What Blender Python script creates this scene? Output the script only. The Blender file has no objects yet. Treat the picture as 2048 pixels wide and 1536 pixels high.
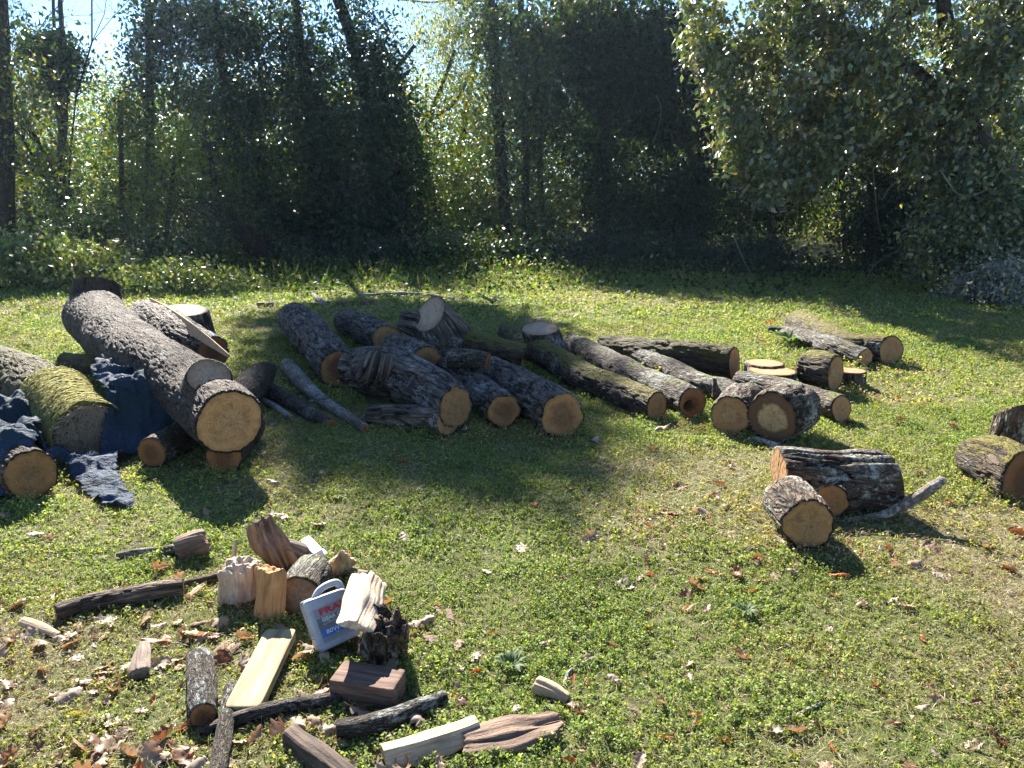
import bpy, math, random
import numpy as np
from mathutils import Vector, Matrix
R = math.radians
SC = bpy.context.scene
COL = SC.collection
random.seed(7)
rng = np.random.default_rng(7)

# ------------------------------------------------------------------ camera
FPX = 1538.0
PITCH = 13.5
CH = 1.6
cam_d = bpy.data.cameras.new('camera'); cam = bpy.data.objects.new('camera', cam_d); COL.objects.link(cam)
cam.location = (0, 0, CH); cam.rotation_euler = (R(90 - PITCH), 0, 0)
cam_d.sensor_width = 36; cam_d.lens = 36 * FPX / 2048; cam_d.clip_end = 2000
SC.camera = cam

# ------------------------------------------------------------------ sky, sun, exposure
AZ, EL = -18.0, 35.0
w = bpy.data.worlds.new('World'); SC.world = w; w.use_nodes = True
nt = w.node_tree
sky = nt.nodes.new('ShaderNodeTexSky'); sky.sky_type = 'NISHITA'; sky.sun_disc = False
sky.sun_elevation = R(EL); sky.sun_rotation = R(AZ); sky.air_density = 0.8; sky.dust_density = 0.0; sky.ozone_density = 4.0
bgn = nt.nodes['Background']; bgn.inputs[1].default_value = 0.058
nt.links.new(sky.outputs[0], bgn.inputs[0])
sl = bpy.data.lights.new('sun', 'SUN'); sl.energy = 5.0; sl.angle = R(0.5); sl.color = (1.0, 0.94, 0.84)
sun = bpy.data.objects.new('sun', sl); COL.objects.link(sun)
SDIR = Vector((math.sin(R(AZ)) * math.cos(R(EL)), math.cos(R(AZ)) * math.cos(R(EL)), math.sin(R(EL))))
sun.rotation_euler = SDIR.to_track_quat('Z', 'Y').to_euler()
SC.view_settings.view_transform = 'Standard'; SC.view_settings.look = 'None'
SC.view_settings.exposure = 2.25; SC.view_settings.gamma = 1
SC.cycles.max_bounces = 6; SC.cycles.transparent_max_bounces = 8
SC.cycles.diffuse_bounces = 3; SC.cycles.glossy_bounces = 2; SC.cycles.transmission_bounces = 3

# ------------------------------------------------------------------ helpers
CP, SP = math.cos(R(PITCH)), math.sin(R(PITCH))
def ray(px, py):
    x = (px - 1024) / FPX; u = (768 - py) / FPX
    return np.array([x, CP + u * SP, u * CP - SP])           # depth along the camera axis = 1
def at(px, py, z=0.0):                                       # point of height z seen at a pixel
    d = ray(px, py); t = (z - CH) / d[2]
    return np.array([d[0] * t, d[1] * t, z])
def far(px, py, Y):                                          # point at forward distance Y
    d = ray(px, py); t = Y / d[1]
    return np.array([d[0] * t, Y, CH + d[2] * t])
def rest(px, py, rpx, lift=0.0):                             # centre and radius of something round resting on the ground
    r = 0.1
    for _ in range(20):
        d = ray(px, py); t = (r + lift - CH) / d[2]; r = rpx * t / FPX
    return np.array([d[0] * t, d[1] * t, r + lift]), r
def tag(o, label=None, cat=None, group=None, kind=None):
    if label: o['label'] = label
    if cat: o['category'] = cat
    if group: o['group'] = group
    if kind: o['kind'] = kind
    return o
def empty(name, loc, rz=0):
    o = bpy.data.objects.new(name, None); COL.objects.link(o); o.location = loc; o.rotation_euler = (0, 0, rz)
    o.empty_display_size = 0.05
    return o
def hsh(ix, iy, iz, seed):
    h = (ix.astype(np.int64) * 374761393 + iy.astype(np.int64) * 668265263 + iz.astype(np.int64) * 2147483647 + seed * 1274126177) & 0xffffffff
    h = ((h ^ (h >> 13)) * 1274126177) & 0xffffffff
    h = ((h ^ (h >> 15)) * 2246822519) & 0xffffffff
    return ((h ^ (h >> 16)) & 0xffff) / 65535.0
def vn(p, seed=0):
    p = np.asarray(p, float); i = np.floor(p); f = p - i; f = f * f * (3 - 2 * f); i = i.astype(np.int64)
    x, y, z = i[..., 0], i[..., 1], i[..., 2]; out = 0
    for a in (0, 1):
        for b in (0, 1):
            for c in (0, 1):
                wgt = (f[..., 0] if a else 1 - f[..., 0]) * (f[..., 1] if b else 1 - f[..., 1]) * (f[..., 2] if c else 1 - f[..., 2])
                out = out + wgt * hsh(x + a, y + b, z + c, seed)
    return out
def fbm(p, seed=0, o=3):
    p = np.asarray(p, float); s = 0; a = 0.5; t = 0
    for k in range(o):
        s = s + a * vn(p * (2 ** k), seed + k * 17); t += a; a *= 0.5
    return s / t
def v2(x, y, f, seed=0, o=3):
    return fbm(np.stack([np.asarray(x) * f, np.asarray(y) * f, np.zeros_like(np.asarray(x, float))], -1), seed, o)
def gz(x, y):                                                # ground height
    x = np.asarray(x, float); y = np.asarray(y, float)
    return 0.05 * (v2(x, y, 0.5, 3) - 0.5) + 0.02 * (v2(x, y, 2.2, 5) - 0.5) - 0.005

def mesh_np(name, V, F, mat, parent=None, attrs=None, smooth=False):
    """V (n,3), F (m,4) or (m,3) int array, or a list of faces"""
    me = bpy.data.meshes.new(name)
    V = np.asarray(V, np.float32)
    if isinstance(F, np.ndarray):
        k = F.shape[1]; m = len(F)
        me.vertices.add(len(V)); me.vertices.foreach_set('co', V.ravel())
        me.loops.add(m * k); me.loops.foreach_set('vertex_index', F.astype(np.int32).ravel())
        me.polygons.add(m); me.polygons.foreach_set('loop_start', np.arange(0, m * k, k, dtype=np.int32))
        me.polygons.foreach_set('loop_total', np.full(m, k, np.int32))
        me.update(calc_edges=True)
    else:
        me.from_pydata([tuple(map(float, v)) for v in V], [], F); me.update()
    if attrs:
        for an, (ty, data) in attrs.items():
            a = me.attributes.new(an, ty, 'POINT')
            a.data.foreach_set('color' if ty == 'FLOAT_COLOR' else 'vector' if ty == 'FLOAT_VECTOR' else 'value', np.asarray(data, np.float32).ravel())
    if smooth: me.polygons.foreach_set('use_smooth', np.ones(len(me.polygons), bool))
    me.materials.append(mat)
    o = bpy.data.objects.new(name, me); COL.objects.link(o)
    if parent is not None:
        o.parent = parent
    return o
def local(root, V):
    return np.asarray(V) - np.array(root.location)

# ------------------------------------------------------------------ materials
def new_mat(name):
    m = bpy.data.materials.new(name); m.use_nodes = True
    return m, m.node_tree, m.node_tree.nodes['Principled BSDF'], m.node_tree.nodes['Material Output']
def N(nt, t, **kw):
    n = nt.nodes.new(t)
    for k, v in kw.items():
        if k.startswith('i_'):
            n.inputs[int(k[2:]) if k[2:].isdigit() else k[2:]].default_value = v
        else: setattr(n, k, v)
    return n
def L(nt, a, b): nt.links.new(a, b)
def c4(c): return (c[0], c[1], c[2], 1)
def ramp(nt, fac, stops):
    r = nt.nodes.new('ShaderNodeValToRGB'); e = r.color_ramp.elements
    e[0].position, e[0].color = stops[0][0], c4(stops[0][1]); e[1].position, e[1].color = stops[-1][0], c4(stops[-1][1])
    for p, c in stops[1:-1]:
        x = e.new(p); x.color = c4(c)
    L(nt, fac, r.inputs[0]); return r
def noise(nt, vec, scale, detail=4, rough=0.6, dist=0):
    n = N(nt, 'ShaderNodeTexNoise'); n.inputs['Scale'].default_value = scale; n.inputs['Detail'].default_value = detail
    n.inputs['Roughness'].default_value = rough; n.inputs['Distortion'].default_value = dist
    L(nt, vec, n.inputs['Vector']); return n
def mapv(nt, vec, scale):
    m = N(nt, 'ShaderNodeMapping'); m.inputs['Scale'].default_value = scale; L(nt, vec, m.inputs['Vector']); return m.outputs[0]
def mixc(nt, fac, a, b, mode='MIX'):
    m = N(nt, 'ShaderNodeMix', data_type='RGBA', blend_type=mode)
    for sock, v in ((m.inputs[0], fac), (m.inputs[6], a), (m.inputs[7], b)):
        if isinstance(v, (tuple, list)): sock.default_value = c4(v)
        elif isinstance(v, (int, float)): sock.default_value = v
        else: L(nt, v, sock)
    return m.outputs[2]
def mathn(nt, op, a, b=0.0, clamp=False):
    m = N(nt, 'ShaderNodeMath', operation=op, use_clamp=clamp)
    for s, v in ((m.inputs[0], a), (m.inputs[1], b)):
        if isinstance(v, (int, float)): s.default_value = v
        else: L(nt, v, s)
    return m.outputs[0]

def leaf_mat(name, trans=0.45, rough=0.35, spec=0.5, tcol=(1.3, 1.25, 0.5)):
    m, t, p, out = new_mat(name)
    a = N(t, 'ShaderNodeAttribute', attribute_name='Col')
    L(t, a.outputs['Color'], p.inputs['Base Color'])
    p.inputs['Roughness'].default_value = rough; p.inputs['Specular IOR Level'].default_value = spec
    tr = N(t, 'ShaderNodeBsdfTranslucent')
    L(t, mixc(t, 1.0, a.outputs['Color'], tcol, 'MULTIPLY'), tr.inputs['Color'])
    mx = N(t, 'ShaderNodeMixShader'); mx.inputs[0].default_value = trans
    L(t, p.outputs[0], mx.inputs[1]); L(t, tr.outputs[0], mx.inputs[2]); L(t, mx.outputs[0], out.inputs['Surface'])
    return m
def bark_mat(name, ridge, fissure, lichen=(0.25, 0.27, 0.25), lich=0.3, moss=0.0, mosscol=(0.10, 0.11, 0.02), F=28, stretch=0.2, bump=0.9, fine=110, red=0.15, furrow=1.0):
    m, t, p, out = new_mat(name)
    v = N(t, 'ShaderNodeAttribute', attribute_name='lc').outputs['Vector']
    h = N(t, 'ShaderNodeAttribute', attribute_name='plate').outputs['Fac']
    n1 = noise(t, mapv(t, v, (1, 1, stretch)), F, 3, 0.55, 0.6)
    fur = mathn(t, 'MULTIPLY', mathn(t, 'ABSOLUTE', mathn(t, 'SUBTRACT', n1.outputs[0], 0.5)), 6.5, True)   # 0 in a furrow, 1 on a plate
    n2 = noise(t, v, fine, 4, 0.7)
    n3 = noise(t, v, 5, 3, 0.6)
    n4 = noise(t, mapv(t, v, (1, 1, 0.35)), F * 2.6, 3, 0.6)
    hh = mathn(t, 'ADD', mathn(t, 'ADD', mathn(t, 'MULTIPLY', fur, 0.6 * furrow), 0.6 * (1 - furrow) * .8), mathn(t, 'MULTIPLY', h, 0.4))
    hc = mathn(t, 'MULTIPLY', hh, mathn(t, 'ADD', mathn(t, 'MULTIPLY', n4.outputs[0], 0.9), 0.5))
    base = ramp(t, hc, [(0.2, fissure), (0.75, ridge), (1.0, tuple(min(1, c * 1.45) for c in ridge))]).outputs[0]
    base = mixc(t, mathn(t, 'MULTIPLY', ramp(t, n3.outputs[0], [(0.5, (0, 0, 0)), (0.7, (1, 1, 1))]).outputs[0], red), base, (0.13, 0.055, 0.025))
    n5 = noise(t, v, 2.3, 4, 0.6)
    base = mixc(t, ramp(t, n5.outputs[0], [(0.35, (.55, .55, .55)), (0.6, (0, 0, 0))]).outputs[0], base, mixc(t, 1.0, base, (.35, .27, .2), 'MULTIPLY'))
    ln = noise(t, v, 45, 4, 0.75); lb = noise(t, v, 4.0, 3, 0.6)
    lf = mathn(t, 'ADD', ln.outputs[0], mathn(t, 'MULTIPLY', mathn(t, 'SUBTRACT', lb.outputs[0], 0.5), 1.1))
    th = 0.78 - 0.30 * lich
    lf = ramp(t, lf, [(th, (0, 0, 0)), (th + 0.07, (1, 1, 1))]).outputs[0]
    lf = mathn(t, 'MULTIPLY', lf, mathn(t, 'MULTIPLY', hh, 1.1), True)
    base = mixc(t, lf, base, lichen)
    if moss > 0:
        g = N(t, 'ShaderNodeNewGeometry'); sx = N(t, 'ShaderNodeSeparateXYZ'); L(t, g.outputs['Normal'], sx.inputs[0])
        mn = noise(t, v, 4.5, 5, 0.7)
        f = mathn(t, 'ADD', mathn(t, 'MULTIPLY', sx.outputs[2], 0.40), mathn(t, 'SUBTRACT', mn.outputs[0], 0.95 - moss))
        f = mathn(t, 'ADD', f, mathn(t, 'MULTIPLY', mathn(t, 'SUBTRACT', n2.outputs[0], 0.5), 0.25))
        f = ramp(t, f, [(0.20, (0, 0, 0)), (0.32, (1, 1, 1))]).outputs[0]
        mc = mixc(t, n2.outputs[0], tuple(c * 0.35 for c in mosscol), tuple(c * 1.7 for c in mosscol))
        base = mixc(t, f, base, mc)
    L(t, base, p.inputs['Base Color']); p.inputs['Roughness'].default_value = 0.75; p.inputs['Specular IOR Level'].default_value = 0.2
    b = N(t, 'ShaderNodeBump'); b.inputs['Strength'].default_value = bump; b.inputs['Distance'].default_value = 0.018
    L(t, mathn(t, 'ADD', mathn(t, 'ADD', mathn(t, 'MULTIPLY', fur, 0.8 * furrow), mathn(t, 'MULTIPLY', n4.outputs[0], 0.5)), mathn(t, 'MULTIPLY', n2.outputs[0], 0.35)), b.inputs['Height'])
    L(t, b.outputs[0], p.inputs['Normal'])
    return m
def wood_mat(name, outer, inner, heart, hr=0.55, rings=13, crack=1.0, dirt=0.55):
    """cut face: rings in the disc's own coordinates, darker or paler heart"""
    m, t, p, out = new_mat(name)
    v = N(t, 'ShaderNodeAttribute', attribute_name='lc').outputs['Vector']
    oi = N(t, 'ShaderNodeObjectInfo')
    ds = noise(t, v, 2.2, 3, 0.5); ds2 = noise(t, v, 9, 3, 0.6)
    flat = mapv(t, v, (1, 1, 0))
    ln = N(t, 'ShaderNodeVectorMath', operation='LENGTH'); L(t, flat, ln.inputs[0])
    rr = mathn(t, 'ADD', ln.outputs['Value'], mathn(t, 'MULTIPLY', mathn(t, 'SUBTRACT', ds.outputs[0], 0.5), 0.35))
    rr2 = mathn(t, 'ADD', rr, mathn(t, 'MULTIPLY', mathn(t, 'SUBTRACT', ds2.outputs[0], 0.5), 0.05))
    base = ramp(t, rr, [(0.0, heart), (max(0.05, hr - 0.08), heart), (hr + 0.06, inner), (0.86, outer), (0.97, tuple(c * 0.75 for c in outer))]).outputs[0]
    s = mathn(t, 'SINE', mathn(t, 'MULTIPLY', rr2, rings * 6.28))
    s = mathn(t, 'ADD', mathn(t, 'MULTIPLY', s, 0.5), 0.5)
    base = mixc(t, mathn(t, 'MULTIPLY', mathn(t, 'MULTIPLY', s, ramp(t, ds2.outputs[0], [(0.3, (.3, .3, .3)), (.7, (1, 1, 1))]).outputs[0]), 0.6), base, mixc(t, 1.0, base, (0.55, 0.42, 0.34), 'MULTIPLY'))
    # saw marks and stains
    sm = noise(t, mapv(t, v, (3, 60, 1)), 1.0, 3, 0.6)
    base = mixc(t, mathn(t, 'MULTIPLY', sm.outputs[0], 0.75), base, mixc(t, 1.0, base, (0.55, 0.45, 0.38), 'MULTIPLY'))
    st = noise(t, v, 3.0, 5, 0.65)
    base = mixc(t, mathn(t, 'MULTIPLY', ramp(t, st.outputs[0], [(0.48, (0, 0, 0)), (0.72, (1, 1, 1))]).outputs[0], dirt), base, (0.10, 0.055, 0.03))
    # radial drying cracks
    sx = N(t, 'ShaderNodeSeparateXYZ'); L(t, v, sx.inputs[0])
    ang = mathn(t, 'ARCTAN2', sx.outputs[1], sx.outputs[0])
    cb = N(t, 'ShaderNodeCombineXYZ'); L(t, mathn(t, 'MULTIPLY', ang, 2.2), cb.inputs[0]); L(t, mathn(t, 'MULTIPLY', rr, 0.7), cb.inputs[1]); L(t, sx.outputs[2], cb.inputs[2])
    cn = noise(t, cb.outputs[0], 2.2, 2, 0.5)
    ck = mathn(t, 'ABSOLUTE', mathn(t, 'SUBTRACT', cn.outputs[0], 0.5))
    ck = ramp(t, ck, [(0.007, (1, 1, 1)), (0.02, (0, 0, 0))]).outputs[0]
    fade = ramp(t, rr, [(0.10, (1, 1, 1)), (0.85, (0, 0, 0))]).outputs[0]
    base = mixc(t, mathn(t, 'MULTIPLY', mathn(t, 'MULTIPLY', ck, fade), crack), base, (0.03, 0.018, 0.01))
    base = mixc(t, 1.0, base, ramp(t, oi.outputs['Random'], [(0, (.72, .68, .64)), (1, (1.15, 1.12, 1.1))]).outputs[0], 'MULTIPLY')
    L(t, base, p.inputs['Base Color']); p.inputs['Roughness'].default_value = 0.75; p.inputs['Specular IOR Level'].default_value = 0.25
    b = N(t, 'ShaderNodeBump'); b.inputs['Strength'].default_value = 0.7; b.inputs['Distance'].default_value = 0.006
    L(t, mathn(t, 'ADD', sm.outputs[0], st.outputs[0]), b.inputs['Height']); L(t, b.outputs[0], p.inputs['Normal'])
    return m
def grain_mat(name, a, b_, c, s=(1, 1, 0.08), F=60, bump=0.8, rough=0.8):
    m, t, p, out = new_mat(name)
    v = N(t, 'ShaderNodeAttribute', attribute_name='lc').outputs['Vector']
    n1 = noise(t, mapv(t, v, s), F, 5, 0.65, 0.4); n2 = noise(t, v, 9, 4, 0.65); n3 = noise(t, v, 120, 2, 0.6)
    base = ramp(t, n1.outputs[0], [(0.3, c), (0.5, b_), (0.7, a)]).outputs[0]
    base = mixc(t, ramp(t, n2.outputs[0], [(0.45, (0, 0, 0)), (0.75, (0.7, 0.7, 0.7))]).outputs[0], base, c)
    L(t, base, p.inputs['Base Color']); p.inputs['Roughness'].default_value = rough; p.inputs['Specular IOR Level'].default_value = 0.25
    b = N(t, 'ShaderNodeBump'); b.inputs['Strength'].default_value = bump; b.inputs['Distance'].default_value = 0.006
    L(t, mathn(t, 'ADD', n1.outputs[0], mathn(t, 'MULTIPLY', n3.outputs[0], 0.3)), b.inputs['Height']); L(t, b.outputs[0], p.inputs['Normal'])
    return m
def plain(name, col, rough=0.6, spec=0.4, vary=0.15, F=30):
    m, t, p, out = new_mat(name)
    tc = N(t, 'ShaderNodeTexCoord'); n = noise(t, tc.outputs['Object'], F, 4, 0.7)
    L(t, mixc(t, n.outputs[0], tuple(x * (1 - vary) for x in col), tuple(min(1, x * (1 + vary)) for x in col)), p.inputs['Base Color'])
    p.inputs['Roughness'].default_value = rough; p.inputs['Specular IOR Level'].default_value = spec
    return m

M = {}
M['grey_bark'] = bark_mat('grey_bark', (0.078, 0.058, 0.042), (0.010, 0.007, 0.005), lichen=(.20, .21, .19), lich=0.38, red=0.4, F=42, stretch=.3, furrow=0.85)
M['dark_bark'] = bark_mat('dark_bark', (0.18, 0.145, 0.115), (0.008, 0.006, 0.005), lichen=(0.32, 0.33, 0.33), lich=0.5, F=26, stretch=0.17, bump=1.0)  # grey lichen and paler ridges here also paint in highlights on the bark plates
M['rough_bark'] = bark_mat('rough_bark', (0.13, 0.095, 0.065), (0.010, 0.007, 0.005), lichen=(.34, .35, .30), lich=0.8, F=26, stretch=0.34, bump=1.0, red=0.4)
M['lichen_bark'] = bark_mat('lichen_bark', (0.105, 0.082, 0.06), (0.014, 0.010, 0.007), lichen=(0.24, 0.245, 0.205), lich=0.8, moss=0.25, F=42, furrow=0.9)
M['mossy_bark'] = bark_mat('mossy_bark', (0.105, 0.075, 0.048), (0.014, 0.010, 0.007), lich=0.4, moss=0.45, mosscol=(0.12, 0.10, 0.016), F=40)
M['very_mossy_bark'] = bark_mat('very_mossy_bark', (0.055, 0.038, 0.025), (0.012, 0.009, 0.007), lichen=(.14, .13, .09), lich=0.15, moss=0.58, mosscol=(0.06, 0.048, 0.012), F=36)
M['white_bark'] = bark_mat('white_bark', (0.26, 0.22, 0.18), (0.07, 0.055, 0.04), lichen=(0.42, 0.41, 0.37), lich=0.8, F=60, furrow=0.5)
M['bare_wood'] = bark_mat('bare_wood', (0.17, 0.125, 0.09), (0.03, 0.02, 0.014), lich=0.0, red=0.3, F=60, stretch=.06, furrow=0.9)
M['stick_bark'] = bark_mat('stick_bark', (0.12, 0.10, 0.075), (0.016, 0.012, 0.009), lichen=(0.34, 0.36, 0.34), lich=0.72, F=110, fine=220)
M['tree_bark'] = bark_mat('tree_bark', (0.05, 0.042, 0.034), (0.015, 0.013, 0.01), lich=0.2, F=20)
M['cut_orange'] = wood_mat('cut_orange', (0.56, 0.33, 0.14), (0.52, 0.30, 0.125), (0.52, 0.32, 0.15), 0.45)
M['cut_ringed'] = wood_mat('cut_ringed', (0.58, 0.34, 0.14), (0.46, 0.24, 0.10), (0.34, 0.19, 0.09), 0.5)
M['cut_pale'] = wood_mat('cut_pale', (0.48, 0.28, 0.12), (0.46, 0.27, 0.115), (0.50, 0.33, 0.17), 0.4)
M['cut_dark_ring'] = wood_mat('cut_dark_ring', (0.19, 0.115, 0.065), (0.17, 0.10, 0.055), (0.62, 0.46, 0.24), 0.6)
M['cut_brown'] = wood_mat('cut_brown', (0.40, 0.19, 0.075), (0.34, 0.155, 0.06), (0.23, 0.105, 0.045), 0.5, dirt=0.5)
M['cut_weathered'] = wood_mat('cut_weathered', (0.38, 0.27, 0.18), (0.46, 0.34, 0.23), (0.48, 0.37, 0.27), 0.5, dirt=0.55, crack=0.9)
M['cut_fresh'] = wood_mat('cut_fresh', (0.62, 0.27, 0.11), (0.60, 0.31, 0.15), (0.58, 0.34, 0.18), 0.4, dirt=0.15)
M['split_wood'] = grain_mat('split_wood', (0.62, 0.48, 0.33), (0.46, 0.32, 0.20), (0.24, 0.15, 0.09))
M['split_orange'] = grain_mat('split_orange', (0.60, 0.34, 0.15), (0.48, 0.24, 0.09), (0.24, 0.11, 0.045))
M['weathered_wood'] = grain_mat('weathered_wood', (0.30, 0.24, 0.19), (0.19, 0.145, 0.11), (0.07, 0.05, 0.04))
M['dark_wood'] = grain_mat('dark_wood', (0.16, 0.11, 0.08), (0.09, 0.06, 0.045), (0.03, 0.022, 0.018))
M['pale_rot'] = grain_mat('pale_rot', (0.66, 0.55, 0.42), (0.46, 0.35, 0.25), (0.20, 0.13, 0.09), F=40)
M['rot_bark'] = grain_mat('rot_bark', (0.32, 0.23, 0.16), (0.18, 0.115, 0.08), (0.06, 0.04, 0.03), F=40, bump=1.2)
M['board'] = grain_mat('board', (0.40, 0.33, 0.20), (0.34, 0.27, 0.15), (0.16, 0.12, 0.07), F=30, bump=0.2)
M['sliver'] = grain_mat('sliver', (0.70, 0.50, 0.28), (0.58, 0.38, 0.20), (0.40, 0.24, 0.12), F=70)
M['red_block'] = grain_mat('red_block', (0.22, 0.14, 0.105), (0.15, 0.085, 0.06), (0.05, 0.035, 0.028), F=50, bump=0.7)

# ------------------------------------------------------------------ tubes (logs, limbs, trunks)
def catmull(P, n):
    P = np.asarray(P, float); P = np.vstack([2 * P[0] - P[1], P, 2 * P[-1] - P[-2]]); out = []
    k = len(P) - 3
    for i in range(k):
        a, b, c, d = P[i:i + 4]; m = n
        for j in range(m):
            t = j / m
            out.append(0.5 * ((2 * b) + (-a + c) * t + (2 * a - 5 * b + 4 * c - d) * t * t + (-a + 3 * b - 3 * c + d) * t ** 3))
    out.append(P[-2]); return np.array(out)
def tube(stations, na=48, step=0.02, amp=0.008, F=20, stretch=0.25, seed=0, lobes=0.10, cutA=None, cutB=None, capA=True, capB=True, rim=0.93, plates=5.0):
    """stations: [(pos, r)]. Returns verts, faces, lc, plate, inner rings at both ends (verts, lc)"""
    S = np.array([[*p, r] for p, r in stations], float)
    C = catmull(S, 12)
    seg = np.linalg.norm(np.diff(C[:, :3], axis=0), axis=1); s = np.concatenate([[0], np.cumsum(seg)])
    n = max(4, int(s[-1] / step)); u = np.linspace(0, s[-1], n + 1)
    Cn = np.stack([np.interp(u, s, C[:, k]) for k in range(4)], 1)
    T = np.gradient(Cn[:, :3], axis=0); T /= np.linalg.norm(T, axis=1)[:, None]
    up = np.array([0, 0, 1.0]) if abs(T[0][2]) < 0.9 else np.array([1.0, 0, 0])
    A = np.zeros_like(T); a = np.cross(up, T[0]); a /= np.linalg.norm(a)
    for i in range(len(T)):
        a = a - T[i] * np.dot(a, T[i]); a /= np.linalg.norm(a); A[i] = a
    B = np.cross(T, A)
    th = np.linspace(0, 2 * np.pi, na, endpoint=False); ct, st = np.cos(th), np.sin(th)
    r = Cn[:, 3]; r0 = r.mean()
    q = np.stack([np.broadcast_to(ct, (n + 1, na)) * r0, np.broadcast_to(st, (n + 1, na)) * r0, np.broadcast_to(u[:, None], (n + 1, na))], -1)
    off = np.array([seed * 3.17, seed * 1.31, seed * 7.7])
    lc = q + off
    low = fbm(q / r0 * np.array([0.8, 0.8, 0.45]) + off, seed, 2) - 0.5
    qq = lc * np.array([F, F, F * stretch])
    wrp = vn(lc * F * 0.35, seed + 5)[..., None] * 1.6
    nn = fbm(qq + wrp, seed + 9, 2)
    plate = np.clip(np.abs(nn - 0.5) * plates * 1.9, 0, 1)
    med = vn(lc * F * 0.5, seed + 31) - 0.5
    rad = r[:, None] * (1 + 2 * lobes * low) + amp * (plate - 0.6) + amp * 0.8 * med
    V = Cn[:, None, :3] + A[:, None, :] * (ct * rad)[..., None] + B[:, None, :] * (st * rad)[..., None]
    for cut, e in ((cutA, 0), (cutB, -1)):
        if cut is not None:
            cn = np.asarray(cut, float); cn = cn / np.linalg.norm(cn)
            ds = u if e == 0 else u[-1] - u
            fall = np.clip(1 - ds / (2.2 * r[e] + 1e-6), 0, 1)
            o = V - Cn[:, None, :3]
            den = np.dot(T[e], cn); den = den if abs(den) > 0.25 else 0.25 * np.sign(den or 1)
            sh = -(o @ cn) / den
            V = V + T[e] * (sh * fall[:, None])[..., None]
    F_ = []
    idx = np.arange((n + 1) * na).reshape(n + 1, na); nx = np.roll(idx, -1, axis=1)
    quads = np.stack([idx[:-1], nx[:-1], nx[1:], idx[1:]], -1).reshape(-1, 4)
    Vf = V.reshape(-1, 3); lcf = lc.reshape(-1, 3); pl = plate.reshape(-1)
    rings = {}
    base = len(Vf); addV, addL, addP, addF = [], [], [], []
    for cap, e in ((capA, 0), (capB, n)):
        if not cap: continue
        ring = V[e]; cen = ring.mean(0); inner = cen + (ring - cen) * rim
        # smooth the inner outline so the wood edge is rounder than the bark
        sm = inner.copy()
        for _ in range(3): sm = (np.roll(sm, 1, 0) + sm + np.roll(sm, -1, 0)) / 3
        st_ = base + sum(len(x) for x in addV)
        addV.append(sm); addL.append(lc[e]); addP.append(np.full(na, 0.35))
        ii = st_ + np.arange(na); oo = idx[e]
        f = np.stack([oo, ii, np.roll(ii, -1), np.roll(oo, -1)], -1)
        if e != 0: f = f[:, ::-1]
        addF.append(f)
        rings[e == 0] = (sm, cen, -T[0] if e == 0 else T[-1], r[e])
    if addV:
        Vf = np.vstack([Vf] + addV); lcf = np.vstack([lcf] + addL); pl = np.concatenate([pl] + addP); quads = np.vstack([quads] + addF)
    return Vf, quads, lcf, pl, rings
def disc(ring, cen, nrm, seed, dome=0.0, rough=0.002, hole=None):
    """cut face filling a ring; 'lc' holds the disc's own coordinates"""
    na = len(ring); K = 14; e = np.asarray(nrm) / np.linalg.norm(nrm)
    V, Lc = [], []
    th = np.linspace(0, 2 * np.pi, na, endpoint=False)
    rs = np.random.default_rng(seed); pith = np.array([rs.uniform(-.14, .14), rs.uniform(-.14, .14)])
    for k in range(K + 1):
        f = 1 - k / K
        f = max(f, 0.004)
        p = cen + (ring - cen) * f
        xy = np.stack([np.cos(th) * f, np.sin(th) * f], 1) - pith * (1 - f)
        zz = rough * (vn(np.stack([xy[:, 0] * 14, xy[:, 1] * 5, np.full(na, seed)], -1), 3) - 0.5) * 2
        if k == 0: zz = zz * 0
        p = p + e * (zz + 0.0015 + dome * (1 - f * f))[:, None]
        if hole is not None:
            hx, hy, hrad, hd = hole
            d = np.hypot(xy[:, 0] - hx, xy[:, 1] - hy) + 0.35 * hrad * (vn(np.stack([xy[:, 0] * 4, xy[:, 1] * 4, np.full(na, 1.0)], -1), 8) - 0.5)
            p = p - e * (hd * np.clip((hrad - d) / (0.25 * hrad), 0, 1))[:, None]
        V.append(p); Lc.append(np.column_stack([xy, np.full(na, seed * 0.731)]))
    idx = np.arange((K + 1) * na).reshape(K + 1, na); nx = np.roll(idx, -1, 1)
    Q = np.stack([idx[:-1], idx[1:], nx[1:], nx[:-1]], -1).reshape(-1, 4)
    return np.vstack(V), Q, np.vstack(Lc)
FOOT = []            # footprints kept clear of ground cover
SEED = [10]
def add_tube(root, part, stations, mat, cutmat=None, faces='AB', hole=None, seed=None, partface='cut_face', **kw):
    SEED[0] += 1; sd = seed or SEED[0]
    V, Q, lc, pl, rings = tube(stations, seed=sd, capA='A' in faces, capB='B' in faces, **kw)
    o = mesh_np(part, local(root, V), Q, mat, root, {'lc': ('FLOAT_VECTOR', lc), 'plate': ('FLOAT', pl)}, smooth=True)
    if cutmat is not None:
        for isA, (ring, cen, nrm, r) in rings.items():
            DV, DQ, DL = disc(ring, cen, nrm, sd + (0 if isA else 50), hole=hole if isA else None)
            mesh_np(partface, local(root, DV), DQ, cutmat, root, {'lc': ('FLOAT_VECTOR', DL)}, smooth=True)
    for (p, r), (q, r2) in zip(stations[:-1], stations[1:]):
        if min(p[2] - r, q[2] - r2) < 0.06: FOOT.append((p[0], p[1], q[0], q[1], max(r, r2) * 0.6))
    return o
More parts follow.
